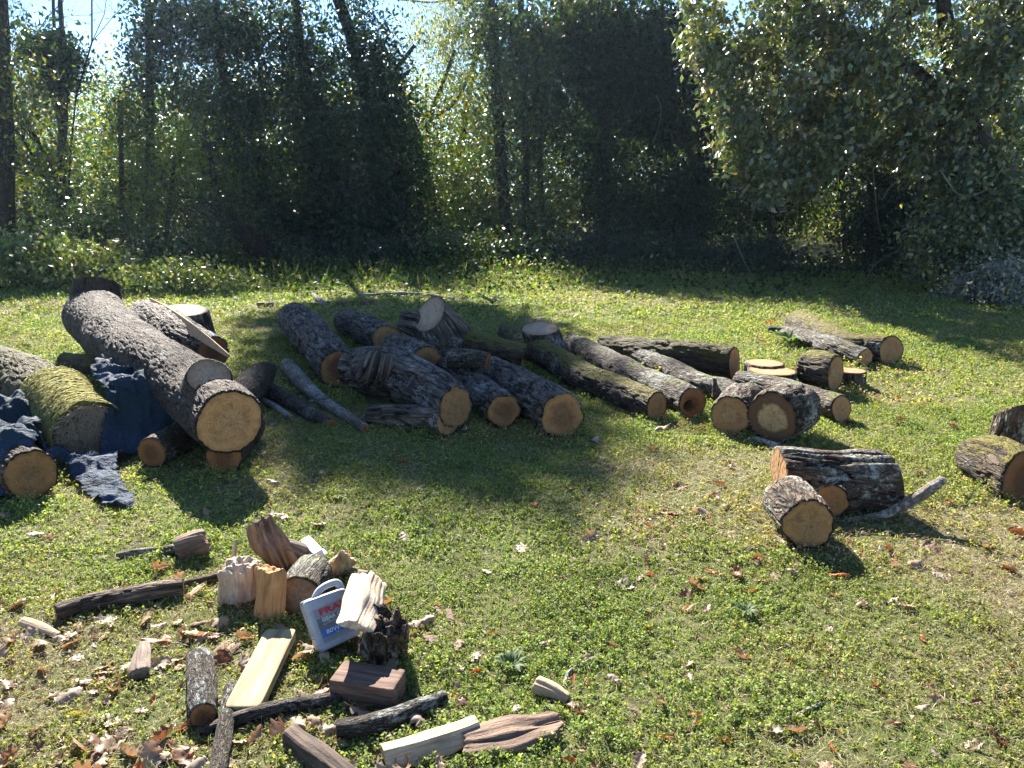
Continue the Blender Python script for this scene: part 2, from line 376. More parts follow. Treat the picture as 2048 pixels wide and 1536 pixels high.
def log(name, label, sts, mat, cutmat, cat='log', group=None, lift=0.0, limbs=(), faces='AB', hole=None, **kw):
    """sts: (px, py, radius px[, lift]); the first is the near end"""
    W = []
    for s in sts:
        W.append(rest(s[0], s[1], s[2], s[3] if len(s) > 3 else lift))
    W = [(p + np.array([0, 0, float(gz(p[0], p[1]))]), r) for p, r in W]
    rbig = max(r for p, r in W)
    root = empty(name, (W[0][0][0], W[0][0][1], max(0, W[0][0][2] - W[0][1])))
    tag(root, label, cat, group)
    d = W[0][0][1]
    kw.setdefault('step', 0.006 + 0.0019 * d); kw.setdefault('na', int(min(230, max(30, 2 * math.pi * rbig / (0.003 + 0.0011 * d)))))
    kw.setdefault('amp', min(0.015, 0.08 * rbig)); kw.setdefault('F', 26 if rbig > 0.1 else 45)
    add_tube(root, 'bark', W, M[mat], M[cutmat] if cutmat else None, faces, hole, **kw)
    for lb in limbs:
        part, lsts, lmat, lcut, lf, lkw = lb
        LW = []
        for s in lsts:
            if len(s) == 2: LW.append(s)
            else: LW.append(rest(s[0], s[1], s[2], s[3] if len(s) > 3 else lift))
        k2 = dict(kw); k2.update(lkw); k2.pop('cutA', None) if 'cutA' not in lkw else None
        k2.pop('cutB', None) if 'cutB' not in lkw else None
        add_tube(root, part, LW, M[lmat], M[lcut] if lcut else None, lf, None, **k2)
    return root, W
def chunk(name, label, px, py, size, rot, mat, cat='wood chunk', lift=0.0, sq=6.0, noise_amp=0.01, F=14, n=22, taper=0.0, stretch=0.14, group=None, ragged=0.0, root=None, part=None, smooth=False, bark=None, ab=None, roll=0.0):
    """irregular split piece: a rounded box, long axis z' = third size, displaced along the grain. px,py = its centre"""
    SEED[0] += 1; sd = SEED[0]
    if ab is not None:
        PA, PB = at(*ab[0]), at(*ab[1]); PA[2] += float(gz(PA[0], PA[1])); PB[2] += float(gz(PB[0], PB[1]))
        size = (size[0], size[1], float(np.linalg.norm(PB - PA)))
    a, b, c = size
    if sq < 8:
        rw = np.random.default_rng(sd); Mn, Ln, Kn = 96, 46, 9
        npoly = int(rw.integers(4, 6)); an = np.sort(np.linspace(0, 2 * np.pi, npoly, endpoint=False) + rw.uniform(-.42, .42, npoly))
        pol = np.stack([np.cos(an), np.sin(an)], 1) * rw.uniform(.85, 1.15, (npoly, 1)); pol -= (pol.max(0) + pol.min(0)) / 2; pol /= pol.max(0)
        u = np.arange(Mn) / Mn * npoly; i0 = u.astype(int) % npoly; f = (u % 1)[:, None]
        per = pol[i0] * (1 - f) + pol[(i0 + 1) % npoly] * f
        per = per * (1 + .10 * np.sin(f * np.pi))
        t = np.linspace(0, 1, Ln + 1); rowsV, rowsL = [], []
        endr = np.clip(np.minimum(t, 1 - t) / .06, 0, 1) ** .5 * .06 + .94
        for i, tt in enumerate(t):
            sc = (1 - taper * tt) * endr[i]
            x = per[:, 0] * a / 2 * sc; y = per[:, 1] * b / 2 * sc; z = np.full(Mn, (tt - .5) * c)
            q = np.stack([x * F * 2.2, y * F * 2.2, z * F * stretch], 1) + sd * 3.3
            fib = (fbm(q, sd, 3) - .5) * 1.6 + (.2 - np.abs(vn(q * np.array([1.9, 1.9, .8]), sd + 2) - .5)) * 1.3
            low = (vn(np.stack([x * 9, y * 9, z * 9], 1) + sd, sd + 5) - .5) * 1.6
            rr = np.hypot(x, y) + 1e-6; k_ = 1 + (fib + low) * noise_amp / rr
            x, y = x * k_ + .05 * a * math.sin(tt * 4 + sd), y * k_
            e = fbm(np.stack([x * F * 1.6, y * F * 1.6, z * 0], 1) + sd, sd + 3, 3) - .5
            z = z + (ragged * 1.5 + .006) * e * (max(0, (tt - .6) / .4) + .5 * max(0, (.3 - tt) / .3))
            rowsV.append(np.stack([x, y, z], 1)); rowsL.append(np.stack([x, y, (tt - .5) * c + z * 0], 1))
        fc = []
        for i in range(Ln):
            for j in range(Mn): fc.append([i * Mn + j, i * Mn + (j + 1) % Mn, (i + 1) * Mn + (j + 1) % Mn, (i + 1) * Mn + j])
        V = rowsV[:]; LCs = rowsL[:]; nb_ = (Ln + 1) * Mn
        for end, row in ((0, rowsV[0]), (1, rowsV[-1])):
            cen = row.mean(0); prev = 0 if end == 0 else Ln * Mn
            for k in range(1, Kn + 1):
                ff = 1 - k / Kn * .97; P_ = cen + (row - cen) * ff
                e = fbm(np.stack([P_[:, 0] * F * 1.6, P_[:, 1] * F * 1.6, P_[:, 0] * 0], 1) + sd, sd + 3, 3) - .5
                P_[:, 2] = cen[2] + (ragged * 1.5 + .006) * e * (1 if end else .5)
                V.append(P_); LCs.append(P_ * np.array([1, 1, 1]))
                for j in range(Mn):
                    q = [prev + j, prev + (j + 1) % Mn, nb_ + (j + 1) % Mn, nb_ + j]
                    fc.append(q if end else q[::-1])
                prev = nb_; nb_ += Mn
        V = np.vstack(V); lc = np.vstack(LCs) + sd * np.array([1.7, 2.3, 5.1]); faces = fc; d = fbm(lc * F * 2, sd, 2) - .5
    else:
        V, faces, lc, d = boxy(a, b, c, sq, n, F, stretch, noise_amp, sd)
    if ab is not None:
        ez = (PB - PA) / c; ex = np.cross(ez, [0, 0, 1.0]); ex /= np.linalg.norm(ex); ey = np.cross(ez, ex)
        cr, sr = math.cos(R(roll)), math.sin(R(roll))
        ex, ey = ex * cr + ey * sr, ey * cr - ex * sr
        V = V @ np.stack([ex, ey, ez]) + (PA + PB) / 2
        root = empty(name, ((PA + PB) / 2)); tag(root, label, cat, group)
        if min(PA[2], PB[2]) < 0.1: FOOT.append((PA[0], PA[1], PB[0], PB[1], size[0] * 0.42))
        mesh_np(part or 'body', local(root, V), np.array(faces), M[mat], root, {'lc': ('FLOAT_VECTOR', lc), 'plate': ('FLOAT', np.clip(d + 0.7, 0, 1))}, smooth=smooth)
        return root
    Mx = (Matrix.Rotation(R(rot[2]), 3, 'Z') @ Matrix.Rotation(R(rot[1]), 3, 'Y') @ Matrix.Rotation(R(rot[0]), 3, 'X'))
    V = V @ np.array(Mx).T
    low = V[:, 2].min(); z0 = lift - low
    p = at(px, py, z0); p[2] += float(gz(p[0], p[1]))
    root = empty(name, (p[0], p[1], p[2] + low)); tag(root, label, cat, group)
    V = V + np.array([0, 0, -low])
    FOOT.append((p[0], p[1], p[0], p[1], 0.35 * max(abs(V[:, 0]).max(), abs(V[:, 1]).max())))
    mesh_np(part or 'body', V, np.array(faces), M[mat], root, {'lc': ('FLOAT_VECTOR', lc), 'plate': ('FLOAT', np.clip(d + 0.7, 0, 1))}, smooth=smooth)
    return root
def boxy(a, b, c, sq, n, F, stretch, noise_amp, sd):
    faces, V = [], []
    idx = {}
    def vid(p):
        k = tuple(np.round(p, 6))
        if k not in idx: idx[k] = len(V); V.append(p)
        return idx[k]
    lin = np.linspace(-1, 1, n + 1)
    for ax in range(3):
        for s in (-1, 1):
            for i in range(n):
                for j in range(n):
                    q = []
                    for (u, v) in ((lin[i], lin[j]), (lin[i + 1], lin[j]), (lin[i + 1], lin[j + 1]), (lin[i], lin[j + 1])):
                        p = [0, 0, 0]; p[ax] = s; p[(ax + 1) % 3] = u; p[(ax + 2) % 3] = v; q.append(vid(np.array(p, float)))
                    faces.append(q if s > 0 else q[::-1])
    V = np.array(V)
    nrm = (np.abs(V) ** sq).sum(1) ** (1 / sq)
    V = V / nrm[:, None]
    V *= np.array([a, b, c]) / 2
    t = V[:, 2] / c + 0.5
    lc = V + sd * np.array([1.7, 2.3, 5.1])
    g = lc * np.array([F, F, F * stretch])
    d = (fbm(g, sd, 4) - 0.5) * 2
    rr = V.copy(); rr[:, 2] *= 0.1; rn = np.linalg.norm(rr, axis=1)[:, None] + 1e-6
    V = V + rr / rn * (d * noise_amp)[:, None]
    return V, faces, lc, d

# ------------------------------------------------------------------ ground
def ground():
    xs = np.concatenate([-np.geomspace(400, 22, 14), np.linspace(-20, 20, 260), np.geomspace(22, 400, 14)])
    ys = np.concatenate([np.linspace(-40, 0, 10), np.linspace(0.3, 26, 240), np.geomspace(27, 800, 18)])
    X, Y = np.meshgrid(xs, ys); Z = gz(X, Y)
    V = np.stack([X, Y, Z], -1).reshape(-1, 3); n, m = X.shape
    i = np.arange(n * m).reshape(n, m)
    Q = np.stack([i[:-1, :-1], i[:-1, 1:], i[1:, 1:], i[1:, :-1]], -1).reshape(-1, 4)
    mt, t, p, out = new_mat('ground')
    tc = N(t, 'ShaderNodeTexCoord').outputs['Object']
    a = noise(t, tc, 1.1, 5, 0.6); b = noise(t, mapv(t, tc, (1, 1, 1)), 55, 6, 0.8, 1.5); c = noise(t, tc, 150, 3, 0.7)
    straw = ramp(t, b.outputs[0], [(0.3, (0.05, 0.038, 0.024)), (0.48, (0.17, 0.135, 0.08)), (0.62, (0.36, 0.31, 0.20))]).outputs[0]
    green = ramp(t, c.outputs[0], [(0.3, (0.04, 0.06, 0.015)), (0.6, (0.11, 0.16, 0.035)), (0.8, (0.2, 0.25, 0.07))]).outputs[0]
    col = mixc(t, ramp(t, a.outputs[0], [(0.4, (0.25, 0.25, 0.25)), (0.6, (0.8, 0.8, 0.8))]).outputs[0], straw, green)
    L(t, col, p.inputs['Base Color']); p.inputs['Roughness'].default_value = 0.95; p.inputs['Specular IOR Level'].default_value = 0.1
    bp = N(t, 'ShaderNodeBump'); bp.inputs['Strength'].default_value = 0.9; bp.inputs['Distance'].default_value = 0.02
    L(t, mathn(t, 'ADD', b.outputs[0], mathn(t, 'MULTIPLY', c.outputs[0], 0.4)), bp.inputs['Height']); L(t, bp.outputs[0], p.inputs['Normal'])
    o = mesh_np('ground', V, Q, mt, None, smooth=True); tag(o, kind='structure')
ground()

# ------------------------------------------------------------------ the big felled trunk and what props it
G1 = 'logs lying on the left'
root, W = log('log', 'largest felled trunk with a sawn branch stub near its orange end, propped on smaller logs',
    [(461, 845, 65, .15), (415, 805, 65, .15), (367, 768, 63, .15), (305, 728, 62, .16), (252, 692, 59, .16), (215, 658, 56, .16), (186, 622, 54, .16)], 'grey_bark', 'cut_orange', group=G1,
    cutB=(-0.55, 0.8, 0.5), amp=0.010, lobes=0.14, F=34, stretch=.3)
pF, rF = W[-1]
add_tube(root, 'root_flare', [(pF + np.array([.09, -.02, .31]), rF * .74), (pF + np.array([.08, -.05, .20]), rF * .82), (pF + np.array([.09, -.14, .06]), rF * .92), (pF + np.array([.16, -.28, -.04]), rF * .90)], M['grey_bark'], M['cut_weathered'], 'A', cutA=(-.05, .4, 1), lobes=.22, amp=.012, F=18, na=110, step=.015)
# sawn stub on its upper side
pc, rc = W[1]
sdir = np.array([0.34, -0.62, 0.82]); sdir /= np.linalg.norm(sdir)
add_tube(root, 'branch_stub', [(pc + sdir * rc * 1.38, rc * .66), (pc + sdir * rc * 1.05, rc * .70), (pc + sdir * rc * .5, rc * .86)], M['grey_bark'], M['cut_weathered'], 'A', amp=0.006, F=22, na=90, step=0.012, partface='stub_face')
log('log', 'short crosswise log with a round brown end under the largest trunk',
    [(303, 906, 31), (340, 885, 31), (390, 862, 30), (440, 840, 28)], 'lichen_bark', 'cut_brown', group=G1)
log('log', 'low log peeping out right beneath the orange end of the largest trunk',
    [(448, 912, 36), (470, 880, 34), (500, 850, 30)], 'grey_bark', 'cut_brown', group=G1)
log('log', 'small dark log wedged under the middle of the largest trunk, behind the mossy log',
    [(200, 738, 20), (165, 727, 19), (130, 718, 15)], 'mossy_bark', 'cut_brown', group=G1)
log('log', 'weathered bare grey log leaning against the right side of the largest trunk',
    [(478, 800, 30, .0), (505, 765, 30, .05), (530, 742, 22, .13), (547, 733, 9, .2)], 'grey_bark', 'cut_weathered', group=G1, amp=0.004)
# stump-like round and the block with a long splinter behind the trunk
root, W = log('log', 'dark short trunk section standing behind the largest trunk, its pinkish sawn top facing up',
    [(365, 622, 50, .0)] * 1 + [(368, 660, 50)], 'dark_bark', None, group=G1) if False else (None, None)
def upright(name, label, px, py, rpx, h, lean, mat, cut, ztop=None, cat='log', group=None, flare=1.15, cuttop=None, ell=1.0, **kw):
    """short section standing on its end; px,py = centre of its sawn top"""
    hh = h
    d = ray(px, py); t = (hh - CH) / d[2]; p = np.array([d[0] * t, d[1] * t, hh]); r = rpx * t / FPX
    b = p + np.array([lean[0], lean[1], -hh - 0.01])
    root = empty(name, (b[0], b[1], 0)); tag(root, label, cat, group)
    kw.setdefault('amp', min(.012, .06 * r)); kw.setdefault('F', 20)
    dd = p[1]
    add_tube(root, 'bark', [(p, r), (p * .5 + b * .5, r * (1 + flare) / 2), (b, r * flare)], M[mat], M[cut], 'A', cutA=cuttop, na=int(min(120, max(30, 2 * math.pi * r / (0.004 + 0.0016 * dd)))), step=0.006 + 0.002 * dd, **kw)
    return root, p, r
upright('log', 'short dark section standing upright behind the largest trunk, pinkish sawn top with a drying crack', 362, 621, 51, .42, (0.05, 0.1), 'dark_bark', 'cut_weathered', group=G1, flare=1.02, cuttop=(0.05, -0.10, 1))
root, W = log('log', 'dark log behind the largest trunk with a long pale splinter standing off its cut edge',
    [(425, 705, 34, .10), (375, 685, 42, .08), (330, 655, 42, .06), (292, 632, 34, .04)], 'dark_bark', 'cut_brown', group=G1)
pa = rest(300, 598, 6, .46)[0]; pb = rest(458, 712, 6, .42)[0]
pts = [pa + (pb - pa) * t for t in np.linspace(0, 1, 6)]
V_ = []
for i, p in enumerate(pts):
    t = i / 5; hw = 0.012 + 0.05 * math.sin(math.pi * min(1, t * 1.0) ** 0.8) * (0.5 + .5 * t)
    for s, dz in ((-1, 0), (1, 0)):
        for q in (-1, 1): V_.append(p + np.array([0.3 * hw * s, 0.1 * hw * s, hw * s + 0]) + np.array([0.008 * q, -0.006 * q, 0]))
Fs = []
for i in range(5):
    a = 4 * i; b = a + 4
    Fs += [[a, a + 1, b + 1, b], [a + 1, a + 3, b + 3, b + 1], [a + 3, a + 2, b + 2, b + 3], [a + 2, a, b, b + 2]]
Fs += [[0, 2, 3, 1], [20, 21, 23, 22]]
mesh_np('splinter', local(root, np.array(V_)), Fs, M['sliver'], root, {'lc': ('FLOAT_VECTOR', np.array(V_))})
SEED[0] += 1
# mossy log half wrapped in yellow moss and vine straw
root, W = log('log', 'thick log at left with its front part wrapped in yellow-green moss and dry vine straw',
    [(172, 858, 58, -.03), (140, 828, 60, -.02), (95, 795, 58, -.02), (40, 762, 52), (-30, 735, 46), (-120, 710, 40)], 'very_mossy_bark', None, group=G1)
M['moss_wrap'] = grain_mat('moss_wrap', (0.20, 0.185, 0.065), (0.11, 0.105, 0.036), (0.04, 0.038, 0.016), s=(1, 1, 1), F=30, bump=1.3, rough=0.95)
M['straw_end'] = grain_mat('straw_end', (0.30, 0.22, 0.14), (0.15, 0.10, 0.065), (0.04, 0.028, 0.02), s=(1, 0.3, 1), F=9, bump=0.6, rough=0.95)
MW = [(W[0][0] - (W[1][0] - W[0][0]) * .12, W[0][1] * 0.93), (W[0][0], W[0][1] * 1.07), (W[1][0], W[1][1] * 1.12), (W[2][0] * .6 + W[1][0] * .4, W[1][1] * 1.09)]
add_tube(root, 'moss_wrap', MW, M['moss_wrap'], M['straw_end'], 'A', amp=0.014, F=26, stretch=1.0, na=150, step=0.01, rim=0.97, partface='straw_end')
# loose strands over the moss and the straw end
def strands(name, root, mat, gen, n, thick, seed):
    rs = np.random.default_rng(seed); V, Q = [], []
    for k in range(n):
        P = gen(rs)
        for i, p in enumerate(P):
            for j in range(3):
                a = 2 * math.pi * j / 3; V.append(p + thick * np.array([math.cos(a), 0.5 * math.sin(a), math.sin(a)]))
        b = len(V) - 3 * len(P)
        for i in range(len(P) - 1):
            for j in range(3):
                Q.append([b + 3 * i + j, b + 3 * i + (j + 1) % 3, b + 3 * i + 3 + (j + 1) % 3, b + 3 * i + 3 + j])
    V = np.array(V)
    return mesh_np(name, local(root, V) if root is not None else V, np.array(Q), mat, root, {'lc': ('FLOAT_VECTOR', V)})
ax_ = MW[2][0] - MW[1][0]; ax_ /= np.linalg.norm(ax_); e1 = np.cross(ax_, [0, 0, 1]); e1 /= np.linalg.norm(e1); e2 = np.cross(e1, ax_)
def g_moss(rs):
    t0 = rs.uniform(-0.1, 1); L0 = np.linalg.norm(MW[3][0] - MW[1][0]); th = rs.uniform(0, 6.28); P = []
    dth = rs.uniform(.4, 1.1) * rs.choice([-1, 1]); dl = rs.uniform(-.05, .05)
    for i in range(6):
        u = i / 5; s = t0 * L0 + dl * u; r = (MW[1][1] + (MW[2][1] - MW[1][1]) * t0) * 1.02 + 0.012 + rs.uniform(-.006, .010)
        a = th + dth * u; P.append(MW[1][0] + ax_ * s + (e1 * math.cos(a) + e2 * math.sin(a)) * r)
    return P
M['moss_strand'] = plain('moss_strand', (0.29, 0.265, 0.10), 0.9, 0.1, 0.4, 60)
M['straw'] = plain('straw', (0.42, 0.32, 0.22), 0.9, 0.1, 0.4, 60)
strands('moss_strands', root, M['moss_strand'], g_moss, 1500, 0.0026, 3)
def g_straw(rs):
    a = rs.uniform(0, 6.28); r = MW[0][1] * math.sqrt(rs.uniform(0, 1)) * 1.0; c = MW[0][0] - ax_ * rs.uniform(0.0, 0.03)
    p = c + (e1 * math.cos(a) + e2 * math.sin(a)) * r; b = rs.uniform(0, 6.28); l = rs.uniform(.05, .16)
    d = e1 * math.cos(b) + e2 * math.sin(b) * .7 - ax_ * rs.uniform(0, .35); P = []
    for i in range(5): P.append(p + d * l * (i / 4 - .5) + np.array([0, 0, -0.03 * ((i / 4 - .5) * 2) ** 2]))
    return P
strands('straw_strands', root, M['straw'], g_straw, 900, 0.0022, 4)
log('log', 'log at the left edge with a round orange-brown end, tarp lying over its top',
    [(62, 950, 51), (25, 925, 51), (-30, 895, 50), (-110, 850, 48)], 'grey_bark', 'cut_orange', group=G1)
# slender limbs between the trunk and the dark heap
G2 = 'slender limbs lying between the big trunk and the dark heap'
log('branch', 'long slender whitish branch lying beside the dark heap', [(730, 857, 9), (680, 822, 10), (640, 795, 12), (610, 768, 15), (588, 745, 15), (575, 730, 14)], 'white_bark', 'cut_brown', 'branch', G2)
log('branch', 'dark lichen-spotted branch left of the whitish one', [(662, 848, 11), (620, 825, 13), (580, 800, 15), (545, 780, 15), (528, 768, 13)], 'stick_bark', 'cut_brown', 'branch', G2)
log('branch', 'short thin grey branch close to the largest trunk, leftmost of the slender limbs', [(585, 836, 6), (550, 812, 7), (520, 796, 7)], 'white_bark', 'cut_weathered', 'branch', G2)
log('twig', 'bare dark twig lying across the slender branches', [(655, 794, 2.2, .1), (625, 799, 2.6, .1), (596, 805, 3, .08)], 'stick_bark', 'cut_brown', 'twig', G2, faces='')

# ------------------------------------------------------------------ shaded heap in the middle
G3 = 'dark rough-barked logs heaped in the middle'
kw = dict(F=20, stretch=0.16, amp=.017)
log('log', 'long dark log at the back left of the shaded heap, its orange end half hidden', [(678, 735, 40), (650, 700, 40), (622, 668, 38), (603, 650, 36), (590, 640, 33)], 'dark_bark', 'cut_ringed', group=G3, lobes=.12, **kw)
log('log', 'dark log with a pale sawn end just left of the tall upright block', [(775, 680, 31), (745, 664, 31), (715, 652, 28), (690, 643, 23)], 'dark_bark', 'cut_orange', group=G3, cutA=(.2, -1, .1), **kw)
log('log', 'short dark log whose shaded brown end looks out above the big forked log', [(853, 728, 37), (828, 712, 36), (806, 702, 33), (790, 695, 29)], 'dark_bark', 'cut_ringed', group=G3, **kw)
log('log', 'biggest forked log at the front of the shaded heap, knobbly with a split end',
    [(914, 812, 41, .05), (880, 788, 43, .04), (840, 768, 45, .03), (795, 752, 50, .0), (755, 742, 50, .0), (712, 737, 42, .0)], 'dark_bark', 'cut_orange', group=G3, lobes=.16,
    limbs=[('limb', [(893, 846, 27, .0), (860, 840, 27, .0), (800, 834, 23, .0), (742, 830, 18, .0)], 'dark_bark', 'cut_orange', 'AB', dict(cutA=(.75, -.65, .1), na=90)),
           ('knob', [(762, 712, 24, .30), (756, 728, 34, .2), (750, 745, 44, .05)], 'dark_bark', None, '', dict(na=70))], cutA=(.75, -.65, .1), **kw)
log('log', 'dark log with a bulging orange end, between the forked and the square-ended logs', [(1008, 820, 34), (978, 795, 33), (945, 768, 30), (915, 748, 26), (890, 738, 24)], 'dark_bark', 'cut_ringed', group=G3, lobes=.2, **kw)
log('log', 'dark log with a wide nearly square orange-brown end at the right of the shaded heap', [(1124, 829, 46), (1095, 805, 44), (1060, 783, 40), (1020, 758, 33), (985, 738, 27)], 'dark_bark', 'cut_ringed', group=G3, lobes=.10, **kw)
log('log', 'short bluish-grey log lying on top of the heap below the upright block', [(976, 720, 19, .22), (940, 716, 21, .22), (897, 716, 20, .22)], 'lichen_bark', 'cut_brown', group=G3, F=24, stretch=.3)
# tall tilted crotch block with a limb to the right
d0 = at(905, 722, 0)
D0 = d0[1]
def fp(px, py, Y): return far(px, py, Y)
root = empty('log', (d0[0], d0[1], 0)); tag(root, 'massive upright crotch block crowning the heap, slanted pale top and limb to the right', 'log', G3)
k_ = D0 / FPX * 1.03
sts = [(fp(860, 628, D0 - .05), 38 * k_), (fp(876, 655, D0), 46 * k_), (fp(893, 680, D0 + .05), 54 * k_), (fp(905, 715, D0 + .1), 66 * k_), (fp(912, 745, D0 + .12), 62 * k_)]
add_tube(root, 'bark', sts, M['dark_bark'], M['cut_weathered'], 'A', cutA=(-.50, -.55, .62), na=120, step=.02, amp=.012, F=14, stretch=.2, lobes=.12)
sts = [(fp(1047, 712, D0 - .55), 24 * k_ * .93), (fp(1010, 704, D0 - .35), 25 * k_ * .95), (fp(970, 697, D0 - .15), 27 * k_), (fp(925, 695, D0 + .05), 36 * k_)]
add_tube(root, 'limb', sts, M['mossy_bark'], M['cut_brown'], 'A', cutA=(.9, -.1, -.3), na=80, step=.02, amp=.006, F=24)
sts = [(fp(800, 640, D0 + .1), 20 * k_), (fp(835, 650, D0 + .1), 30 * k_), (fp(880, 680, D0 + .1), 44 * k_)]
add_tube(root, 'limb', sts, M['dark_bark'], None, '', na=70, step=.03, amp=.01, F=16)

# ------------------------------------------------------------------ long logs to the right
G4 = 'long grey logs lying side by side in the sun'
log('log', 'curved log patched with yellow moss, clean oval end, left of the long sunlit logs',
    [(1314, 809, 29), (1275, 793, 29), (1230, 775, 29), (1180, 756, 29), (1130, 730, 28), (1085, 705, 27), (1045, 683, 26), (1015, 662, 20)], 'mossy_bark', 'cut_orange', group=G4, cutA=(.65, -.8, .12), F=30)
upright('log', 'stubby upright section with cracked sawn top behind the curved mossy log', 1080, 657, 36, .34, (0.14, 0.06), 'dark_bark', 'cut_weathered', group=G4, flare=1.1, cuttop=(-.05, -.25, 1))
log('log', 'long grey log with a hollow rotten end, beside the curved mossy log',
    [(1385, 802, 31), (1345, 783, 29), (1300, 762, 28), (1255, 742, 27), (1205, 716, 24), (1165, 694, 20), (1143, 680, 15)], 'lichen_bark', 'cut_brown', group=G4, hole=(.25, -.2, .42, .2), cutA=(.3, -.9, .1), F=28, lobes=.16)
log('log', 'long pale log with a crooked raised far tip, ending behind the rugged block',
    [(1506, 800, 24), (1450, 778, 23), (1390, 758, 22), (1330, 732, 20), (1285, 712, 18), (1250, 697, 15), (1238, 684, 9, .02)], 'lichen_bark', 'cut_orange', group=G4, F=30)
log('log', 'thick horizontal log furred with dark moss, narrow orange end at its right',
    [(1469, 722, 33), (1425, 716, 33), (1380, 712, 32), (1335, 707, 30), (1290, 701, 26), (1245, 693, 20), (1205, 686, 15)], 'very_mossy_bark', 'cut_orange', group=G4, cutA=(.8, -.55, .1), F=24,
    limbs=[('splinter', [(1335, 684, 3, .40), (1330, 688, 8, .34)], 'rough_bark', None, '', dict(na=16, step=.01))])
log('log', 'log with a broken oval orange end lying behind the rugged round block',
    [(1683, 816, 27), (1640, 800, 26), (1590, 784, 25), (1530, 767, 22), (1480, 755, 18)], 'lichen_bark', 'cut_orange', group=G4, cutA=(.45, -.85, .2), F=28)
log('log', 'short block with a torn orange wound in its bark, left of the dark-ringed one',
    [(1461, 830, 40), (1473, 812, 41), (1487, 797, 40)], 'rough_bark', 'cut_pale', group='short sawn blocks', F=18,
    limbs=[('splinter', [(1430, 757, 3, .28), (1430, 775, 7, .2), (1434, 790, 11, .12)], 'rough_bark', None, '', dict(na=18, step=.01))])
log('log', 'rugged round block with a pale disc of heartwood inside a dark ring', [(1545, 834, 52), (1567, 820, 55), (1592, 810, 50)], 'rough_bark', 'cut_dark_ring', group='short sawn blocks', F=15, amp=.016)
log('log', 'far right log that forks, thick mossy stem with a thinner arm in front',
    [(1783, 700, 29), (1740, 696, 27), (1695, 690, 26), (1650, 672, 26), (1615, 655, 26), (1595, 645, 24)], 'mossy_bark', 'cut_orange', group=G4, F=26, cutA=(.35, -.9, .1),
    limbs=[('limb', [(1731, 716, 18), (1700, 706, 19), (1655, 690, 20), (1615, 676, 17), (1570, 664, 11), (1538, 661, 10)], 'lichen_bark', 'cut_orange', 'AB', dict(cutA=(.4, -.9, .1)))])
log('log', 'mossy round block with a ragged notch in its pale end, standing among fresh-cut slabs',
    [(1672, 747, 38), (1650, 741, 39), (1618, 734, 37)], 'mossy_bark', 'cut_pale', group='short sawn blocks', cutA=(.7, -.7, .05), hole=(.95, .25, .28, .12))
upright('log_slice', 'flat fresh-cut slab with orange top, left of the notched block', 1545, 741, 46, .15, (0, 0), 'dark_bark', 'cut_fresh', cat='log slice', group='flat slices of trunk', flare=1.0)
upright('log_slice', 'second flat slab lying just behind the left one, only a strip of its top showing', 1530, 726, 38, .17, (0, 0), 'dark_bark', 'cut_fresh', cat='log slice', group='flat slices of trunk', flare=1.0)
upright('log_slice', 'fresh-cut slab showing at the right side of the notched block', 1704, 741, 27, .14, (0, 0), 'dark_bark', 'cut_fresh', cat='log slice', group='flat slices of trunk', flare=1.0)

# ------------------------------------------------------------------ two short blocks, right middle, and the pale stick
bp = at(1670, 1030, 0); Yb = bp[1] + .16; kb = Yb / FPX * 1.05
root = empty('log', (bp[0], Yb, 0)); tag(root, 'deeply furrowed short trunk section lying across, flared right end, behind the sliced block', 'log', 'short sawn blocks')
sts = [(far(1558, 942, Yb + .02), 47 * kb), (far(1600, 945, Yb), 50 * kb), (far(1650, 955, Yb), 56 * kb), (far(1710, 966, Yb - .02), 64 * kb), (far(1768, 971, Yb - .03), 66 * kb)]
add_tube(root, 'bark', sts, M['rough_bark'], M['cut_orange'], 'AB', cutA=(-1, -.02, 0), cutB=(1, .1, .05), na=150, step=.009, amp=.016, F=15, stretch=.22, lobes=.12)
sts = [(far(1666, 1000, Yb - .19), 32 * kb), (far(1690, 990, Yb - .1), 36 * kb), (far(1725, 980, Yb), 44 * kb)]
add_tube(root, 'limb', sts, M['rough_bark'], M['cut_orange'], 'A', cutA=(-.6, -.75, 0), na=90, step=.01, amp=.012, F=16)
log('log', 'short block nearest on the right with a broad clean end and torn orange bark edge', [(1617, 1047, 54), (1598, 1020, 54), (1578, 1000, 50)], 'rough_bark', 'cut_orange', group='short sawn blocks', F=16, amp=.014, lobes=.14)
log('branch', 'pale peeled branch rising from behind the short blocks on the right', [(1886, 962, 9, .20), (1855, 985, 11, .14), (1815, 1010, 11, .08), (1775, 1030, 8, .03), (1735, 1038, 6, .0), (1690, 1043, 4, .0)], 'white_bark', 'cut_weathered', 'branch')
log('branch', 'short pale stick end showing left of the furrowed section', [(1556, 893, 7), (1530, 883, 6), (1508, 875, 4)], 'white_bark', 'cut_weathered', 'branch')
log('log', 'mossy log at the right edge with a dark orange end cut off by the frame', [(2046, 958, 58, -.05), (2012, 936, 55, -.04), (1975, 918, 48, -.02), (1948, 910, 38, -.01)], 'mossy_bark', 'cut_brown', group='logs at the right edge', cutA=(.35, -.9, .1))
upright('log', 'dark furrowed section standing upright at the right edge behind the mossy log', 2056, 824, 60, .28, (0, 0), 'rough_bark', 'cut_brown', group='logs at the right edge', flare=1.0, cuttop=(0, .62, 1))

